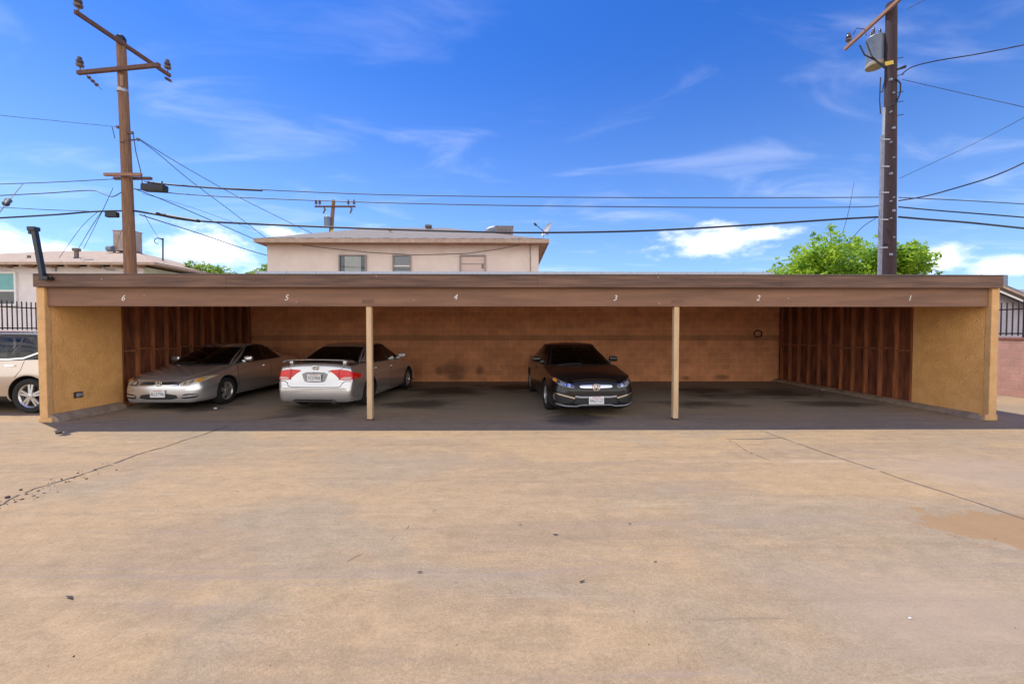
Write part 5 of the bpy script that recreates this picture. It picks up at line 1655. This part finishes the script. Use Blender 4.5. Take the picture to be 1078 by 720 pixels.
for s in (1, -1):
    pl = [(s * .44, .548), (s * .60, .552), (s * .74, .585), (s * .83, .66), (s * .835, .725), (s * .76, .715), (s * .60, .662), (s * .45, .612)]
    hl = c.patch('headlight', pl, 'front', 'lamp_house' if s < 0 else 'lamp_hazy', .006, rnd=1, label='hazed yellowed headlight' if s > 0 else None)
    c.dot('reflector', s * .53, .592, .034, 'front', 'lamp_lens', .012, hl)
    c.dot('reflector', s * .635, .610, .042, 'front', 'lamp_lens', .012, hl)
    c.dot('turn_lens', s * .745, .655, .038, 'front', 'amber', .012, hl)
    c.patch('fog_recess', [(s * .46, .26), (s * .50, .365), (s * .74, .375), (s * .76, .31), (s * .72, .27)], 'front', 'black_plastic', .003, rnd=1)
    c.strip('fog_blade', [(s * .49, .315), (s * .75, .335)], .035, 'front', 'silver', .010)
    c.strip('panel_gap', [(s * .44, .545), (s * .62, .545), (s * .86, .60)], .008, 'front', 'seam', .001)
c.patch('lower_intake', [(-.42, .25), (.42, .25), (.36, .37), (-.36, .37)], 'front', 'black_plastic', .003, rnd=1)
c.strip('panel_gap', [(-.44, .618), (0, .626), (.44, .618)], .010, 'front', 'seam', .001)
c.plate(.375, 'front', '8LLF796')
c.side_mirror(1.62, .965, .80, 'silver')
doors(c, [[(1.30, .90), (1.28, .55), (1.36, .24)], [(1.36, .24), (2.62, .24)], [(2.62, .24), (2.70, .60), (2.66, .93)]], .9, .40, [(2.45, .80)])
for s in (1, -1):
    c.strip('panel_gap', [(s * .60, .12), (s * .70, .5), (s * .71, 1.05)], .008, 'top', 'seam', .0015)
c.strip('wiper', [(-.55, 1.12), (.0, 1.05), (.05, 1.2)], .018, 'top', 'black_plastic', .015)
c.place(-7.50, 8.72, R(0.5))

# ---- pale silver sedan, tail to the lot
L = 4.50
sed = Car('sedan', 'pale silver sedan with a rear spoiler backed to the lot beside the coupe', dict(
    L=L, W=1.75, paint='light_silver', axles=(.92, 3.62), rw=.315, arch=.362, handle='light_silver', spokes=7, glass='car_glass', glass_b='dark_glass',
    top=[(0, .50), (.006, .535), (.03, .60), (.07, .65), (.13, .69), (.25, .74), (.45, .80), (.8, .88), (1.1, .94), (1.3, .96), (2.2, .98), (3.4, 1.01), (3.95, 1.035), (4.25, 1.03), (L - .12, 1.015), (L - .085, .985), (L - .06, .92), (L - .045, .78), (L - .035, .66), (L - .015, .60), (L, .54)],
    bot=[(0, .30), (.01, .24), (.03, .19), (.06, .17), (.2, .165), (.6, .17), (3.9, .17), (L - .2, .185), (L - .05, .20), (L - .015, .24), (L, .32)],
    plan=[(0, .64), (.012, .70), (.03, .76), (.06, .82), (.11, .875), (.19, .93), (.32, .972), (.55, .995), (.9, 1.0), (2.5, 1.0), (L - .95, .995), (L - .5, .98), (L - .30, .965), (L - .16, .955), (L - .08, .935), (L - .04, .91), (L - .015, .88), (L, .84)],
    drop=[(0, .02), (.1, .03), (.3, .05), (.9, .075), (1.4, .03), (3.7, .04), (4.2, .07), (L - .06, .06), (L, .03)],
    seats=((2.05, -.38), (2.05, .38), (3.0, -.36), (3.0, .36)),
    cab=dict(wb=[(0, .73), (.15, .775), (.5, .79), (.8, .775), (1, .70)], wr=[(0, .53), (.3, .58), (.7, .58), (1, .54)], zb=[(0, .935), (.5, .955), (1, 1.015)], zr=[(0, 1.335), (.2, 1.395), (.45, 1.415), (.75, 1.395), (1, 1.345)],
             y=(.95, 1.22, 1.88, 2.02, 3.22, 3.14, 4.02, 3.80), ucuts=[.05, .08, .42, .46, .80, .83], zones=[(.05, .08, 't'), (.08, .42, 'g'), (.42, .46, 't'), (.46, .80, 'g'), (.80, .83, 't')])))
c = sed
for s in (1, -1):
    pl = [(s * .30, .875), (s * .42, .895), (s * .62, .895), (s * .76, .872), (s * .835, .80), (s * .85, .70), (s * .82, .680), (s * .58, .672), (s * .52, .72), (s * .42, .81)]
    tl = c.patch('tail_light', pl, 'rear', 'red_lens', .008, rnd=1)
    c.patch('reverse_lens', [(s * .57, .685), (s * .80, .695), (s * .80, .745), (s * .60, .735)], 'rear', 'red_clear', .012, tl, rnd=1)
    c.strip('panel_gap', [(s * .53, .90), (s * .54, .68)], .008, 'rear', 'seam', .012)
    c.strip('panel_gap', [(s * .86, .655), (s * .66, .648), (s * .60, .60), (s * .58, .545), (s * .50, .525), (0, .522)], .013, 'rear', 'seam', .002)
    c.strip('panel_gap', [(s * .52, .885), (s * .62, .94), (s * .64, 1.0)], .008, 'rear', 'seam', .002)
    # tail light carries on round the corner of the wing
    c.patch('tail_light', [(L - .02, .71), (L - .14, .72), (L - .20, .79), (L - .13, .85), (L - .06, .84)], 'right' if s > 0 else 'left', 'red_lens', .006, rnd=1)
c.patch('plate_recess', [(-.30, .845), (.30, .845), (.24, .66), (.18, .625), (-.18, .625), (-.24, .66)], 'rear', 'lamp_house', .003, rnd=1)
c.strip('trunk_garnish', [(-.31, .855), (0, .862), (.31, .855)], .035, 'rear', 'light_silver', .022)
c.plate(.725, 'rear', '7CJY904')
c.badge(.925, 'rear', 1.0)
c.patch('bumper_valance', [(-.50, .225), (.50, .225), (.42, .262), (-.42, .262)], 'rear', 'black_plastic', .003)
c.strip('bumper_crease', [(-.78, .50), (0, .49), (.78, .50)], .02, 'rear', 'light_silver', .006)
m = MB()       # deck spoiler on two feet
for s in (-1, 1): m.box((min(s * .56, s * .64), L - .30, 1.0), (max(s * .56, s * .64), L - .16, 1.075), bev=.015)
pts = [(-.74, 1.045), (-.70, 1.075), (-.55, 1.092), (0, 1.102), (.55, 1.092), (.70, 1.075), (.74, 1.045)]
for (x0, z0), (x1, z1) in zip(pts, pts[1:]):
    m.prism([(x0, L - .34, z0 - .014), (x0, L - .10, z0 - .006), (x0, L - .085, z0 + .010), (x0, L - .32, z0 + .014)], (x1 - x0, 0, z1 - z0))
m.build('spoiler', M['light_silver'], c.root, smooth=40)
m = MB(); m.lathe([(.028, 0), (.034, 0), (.034, .16), (.028, .16)], (-.42, L - .16, .205), (0, 1, 0), 16); m.build('exhaust_tip', M['chrome'], c.root, smooth=40)
c.side_mirror(1.60, .985, .80, 'light_silver')
doors(c, [[(1.28, .92), (1.26, .55), (1.34, .24)], [(1.34, .24), (3.15, .25)], [(2.34, .25), (2.36, .95)], [(3.15, .25), (3.32, .55), (3.45, .80), (3.42, .97)]], .9, .40, [(2.18, .81), (3.18, .84)])
# tail towards the lot: nose points away, so turn the car round about its own tail
a_ = R(180 - 4.6)
tail = Vector((-4.13, 8.62))
off = Vector((0 * math.cos(a_) - L * math.sin(a_), 0 * math.sin(a_) + L * math.cos(a_)))
c.place(tail.x - off.x, tail.y - off.y, a_)

# ---- black sedan, nose to the lot
L = 4.63
blk = Car('sedan', 'glossy black sedan with chrome grille wing parked nose out in the middle', dict(
    L=L, W=1.80, paint='black_paint', axles=(.92, 3.62), rw=.325, arch=.372, handle='black_paint', spokes=5, twin=True, glass='car_glass',
    top=[(0, .54), (.006, .575), (.03, .635), (.07, .69), (.13, .735), (.22, .78), (.40, .83), (.7, .885), (1.05, .935), (1.3, .955), (2.2, .97), (3.4, 1.0), (4.1, 1.03), (4.4, 1.04), (L - .09, 1.02), (L - .05, .93), (L - .02, .80), (L, .66)],
    bot=[(0, .28), (.01, .23), (.03, .19), (.06, .175), (.2, .165), (.6, .165), (3.9, .17), (L - .2, .22), (L - .05, .28), (L - .015, .34), (L, .42)],
    plan=[(0, .58), (.012, .655), (.03, .72), (.06, .785), (.11, .845), (.19, .905), (.32, .958), (.55, .99), (.9, 1.0), (L * .55, 1.0), (L - .95, .99), (L - .5, .965), (L - .28, .94), (L - .14, .90), (L - .06, .85), (L - .025, .80), (L - .01, .76), (L, .70)],
    drop=[(0, .02), (.1, .035), (.3, .05), (.9, .07), (1.4, .03), (3.6, .03), (4.2, .06), (L, .05)],
    seats=((2.2, -.38), (2.2, .38), (3.1, -.36), (3.1, .36)),
    cab=dict(wb=[(0, .75), (.15, .79), (.5, .80), (.8, .78), (1, .69)], wr=[(0, .55), (.3, .60), (.7, .59), (1, .52)], zb=[(0, .93), (.5, .945), (1, 1.01)], zr=[(0, 1.315), (.2, 1.375), (.45, 1.395), (.75, 1.36), (1, 1.28)],
             y=(1.08, 1.34, 2.02, 2.15, 3.25, 3.15, 4.30, 4.0), ucuts=[.05, .08, .42, .46, .80, .83], zones=[(.05, .08, 't'), (.08, .42, 'g'), (.42, .46, 't'), (.46, .80, 'g'), (.80, .83, 't')])))
c = blk
c.patch('grille', [(-.46, .55), (.46, .55), (.50, .63), (.42, .70), (.0, .725), (-.42, .70), (-.50, .63)], 'front', 'black_plastic', .002, rnd=1)
c.patch('grille_wing', [(-.34, .612), (-.31, .588), (0, .578), (.31, .588), (.34, .612), (.31, .640), (0, .648), (-.31, .640)], 'front', 'chrome', .016, rnd=1)
c.strip('hood_edge', [(-.45, .712), (-.2, .738), (0, .742), (.2, .738), (.45, .712)], .014, 'front', 'chrome', .006)
c.badge(.600, 'front', 1.25)
for s in (1, -1):
    pl = [(s * .44, .572), (s * .60, .600), (s * .76, .66), (s * .855, .75), (s * .845, .795), (s * .72, .745), (s * .56, .685), (s * .43, .640)]
    hl = c.patch('headlight', pl, 'front', 'lamp_house', .006, rnd=1)
    c.dot('reflector', s * .54, .634, .034, 'front', 'lamp_lens', .012, hl)
    c.patch('lens_panel', [(s * .60, .63), (s * .70, .665), (s * .70, .715), (s * .60, .675)], 'front', 'lamp_lens', .011, hl)
    c.dot('turn_lens', s * .785, .728, .032, 'front', 'amber', .012, hl)
    c.patch('fog_recess', [(s * .50, .30), (s * .44, .36), (s * .56, .40), (s * .76, .455), (s * .80, .42), (s * .78, .32), (s * .72, .27)], 'front', 'rim_dark', .004)
    c.strip('fog_trim', [(s * .43, .385), (s * .56, .42), (s * .79, .475), (s * .815, .42), (s * .795, .335)], .026, 'front', 'chrome', .014)
    c.strip('panel_gap', [(s * .44, .565), (s * .62, .585), (s * .84, .70)], .009, 'front', 'seam', .001)
c.patch('lower_intake', [(-.44, .275), (.44, .275), (.40, .385), (-.40, .385)], 'front', 'rim_dark', .003)
c.strip('intake_bar', [(-.42, .42), (-.3, .405), (.3, .405), (.42, .42)], .03, 'front', 'galv', .008)
c.strip('lower_lip', [(-.78, .265), (-.62, .235), (-.40, .225), (-.3, .25), (.3, .25), (.40, .225), (.62, .235), (.78, .265)], .022, 'front', 'galv', .012)
c.plate(.345, 'front', '9AGT127')
c.side_mirror(1.78, .985, .84, 'black_paint')
doors(c, [[(1.38, .92), (1.36, .55), (1.42, .24)], [(1.42, .24), (3.2, .25)], [(2.42, .25), (2.44, .95)], [(3.2, .25), (3.34, .55), (3.5, .80), (3.46, .97)]], .9, .38, [(2.26, .81), (3.26, .84)])
for s in (1, -1):
    c.strip('panel_gap', [(s * .56, .14), (s * .70, .5), (s * .74, 1.1)], .008, 'top', 'seam', .0015)
    q = c.surf('F', s * .5, .88); m = MB(); m.box((q.x - .17, q.y + .05, q.z - .06), (q.x + .17, q.y + .07, q.z - .005), bev=.006); m.build('sun_visor', M['visor'], c.root)
c.strip('wiper', [(-.55, 1.22), (.0, 1.15), (.05, 1.3)], .018, 'top', 'black_plastic', .015)
c.place(1.76, 8.0, R(4.0))

# ---- champagne suv, side on, left of the carport
L = 4.76
suv = Car('suv', 'champagne suv with chrome window line parked side on behind the left carport wall', dict(
    L=L, W=1.89, paint='champagne', axles=(.95, 3.78), rw=.365, arch=.425, handle='chrome', spokes=5, twin=True, glass='dark_glass',
    top=[(0, .62), (.006, .66), (.03, .74), (.07, .80), (.13, .86), (.25, .93), (.5, 1.0), (.9, 1.06), (1.2, 1.09), (2.2, 1.11), (3.4, 1.13), (4.2, 1.16), (L - .09, 1.16), (L - .05, 1.08), (L - .02, .95), (L, .75)],
    bot=[(0, .36), (.01, .30), (.03, .25), (.06, .23), (.2, .22), (.6, .22), (3.9, .24), (L - .2, .28), (L - .05, .33), (L - .015, .40), (L, .48)],
    plan=PLAN(L), drop=[(0, .02), (.1, .03), (.3, .05), (.9, .07), (1.4, .03), (3.6, .03), (4.2, .04), (L, .05)],
    seats=((2.1, -.4), (2.1, .4), (3.0, -.38), (3.0, .38)),
    cab=dict(wb=[(0, .78), (.15, .83), (.5, .845), (.8, .835), (1, .76)], wr=[(0, .57), (.3, .64), (.7, .64), (1, .60)], zb=[(0, 1.06), (.5, 1.09), (.72, 1.10), (.86, 1.17), (1, 1.20)], zr=[(0, 1.56), (.2, 1.64), (.45, 1.665), (.75, 1.655), (1, 1.60)],
             y=(1.10, 1.36, 1.95, 2.08, 4.12, 4.05, 4.58, 4.50), ucuts=[.05, .08, .36, .39, .66, .68, .90, .92], zones=[(.05, .08, 't'), (.08, .36, 'g'), (.36, .39, 't'), (.39, .66, 'g'), (.66, .68, 't'), (.68, .88, 'g'), (.88, .90, 't')])))
c = suv
for v in ('left', 'right'):
    c.strip('chrome_line', [(1.62, 1.10), (2.6, 1.115), (3.30, 1.125), (3.60, 1.15), (3.86, 1.25), (4.10, 1.40)], .030, v, 'chrome', .012)
    c.strip('roof_rail', [(2.0, 1.635), (2.6, 1.665), (3.4, 1.66), (4.0, 1.63)], .028, v, 'black_plastic', .02)
    c.patch('sill_cladding', [(1.38, .24), (3.33, .25), (3.31, .36), (1.40, .35)], v, 'black_plastic', .006)
    c.patch('tail_light', [(L - .05, .86), (L - .34, .98), (L - .30, 1.06), (L - .04, 1.04)], v, 'red_lens', .006, rnd=1)
    for ya in c.P['axles']:
        rr = .435; c.strip('arch_lip', [(ya + rr * math.cos(t), .377 + rr * math.sin(t)) for t in np.linspace(-.2, math.pi + .2, 30)], .03, v, 'champagne', .012)
c.patch('grille', [(-.5, .62), (.5, .62), (.45, .80), (-.45, .80)], 'front', 'black_plastic', .004, rnd=1)
for s in (1, -1):
    c.patch('headlight', [(s * .50, .68), (s * .70, .72), (s * .86, .84), (s * .84, .90), (s * .66, .84), (s * .5, .78)], 'front', 'lamp_lens', .006, rnd=1)
c.badge(.72, 'front', 1.0) if False else None
doors(c, [[(1.42, 1.05), (1.40, .6), (1.46, .36)], [(2.45, .36), (2.48, 1.09)], [(3.33, .36), (3.42, .62), (3.62, .90), (3.66, 1.10)]], 1.0, .55, [(2.28, .98), (3.40, 1.0)])
c.side_mirror(1.72, 1.14, .88, 'champagne')
c.place(-9.99 - 3.78, 9.42, R(-90))
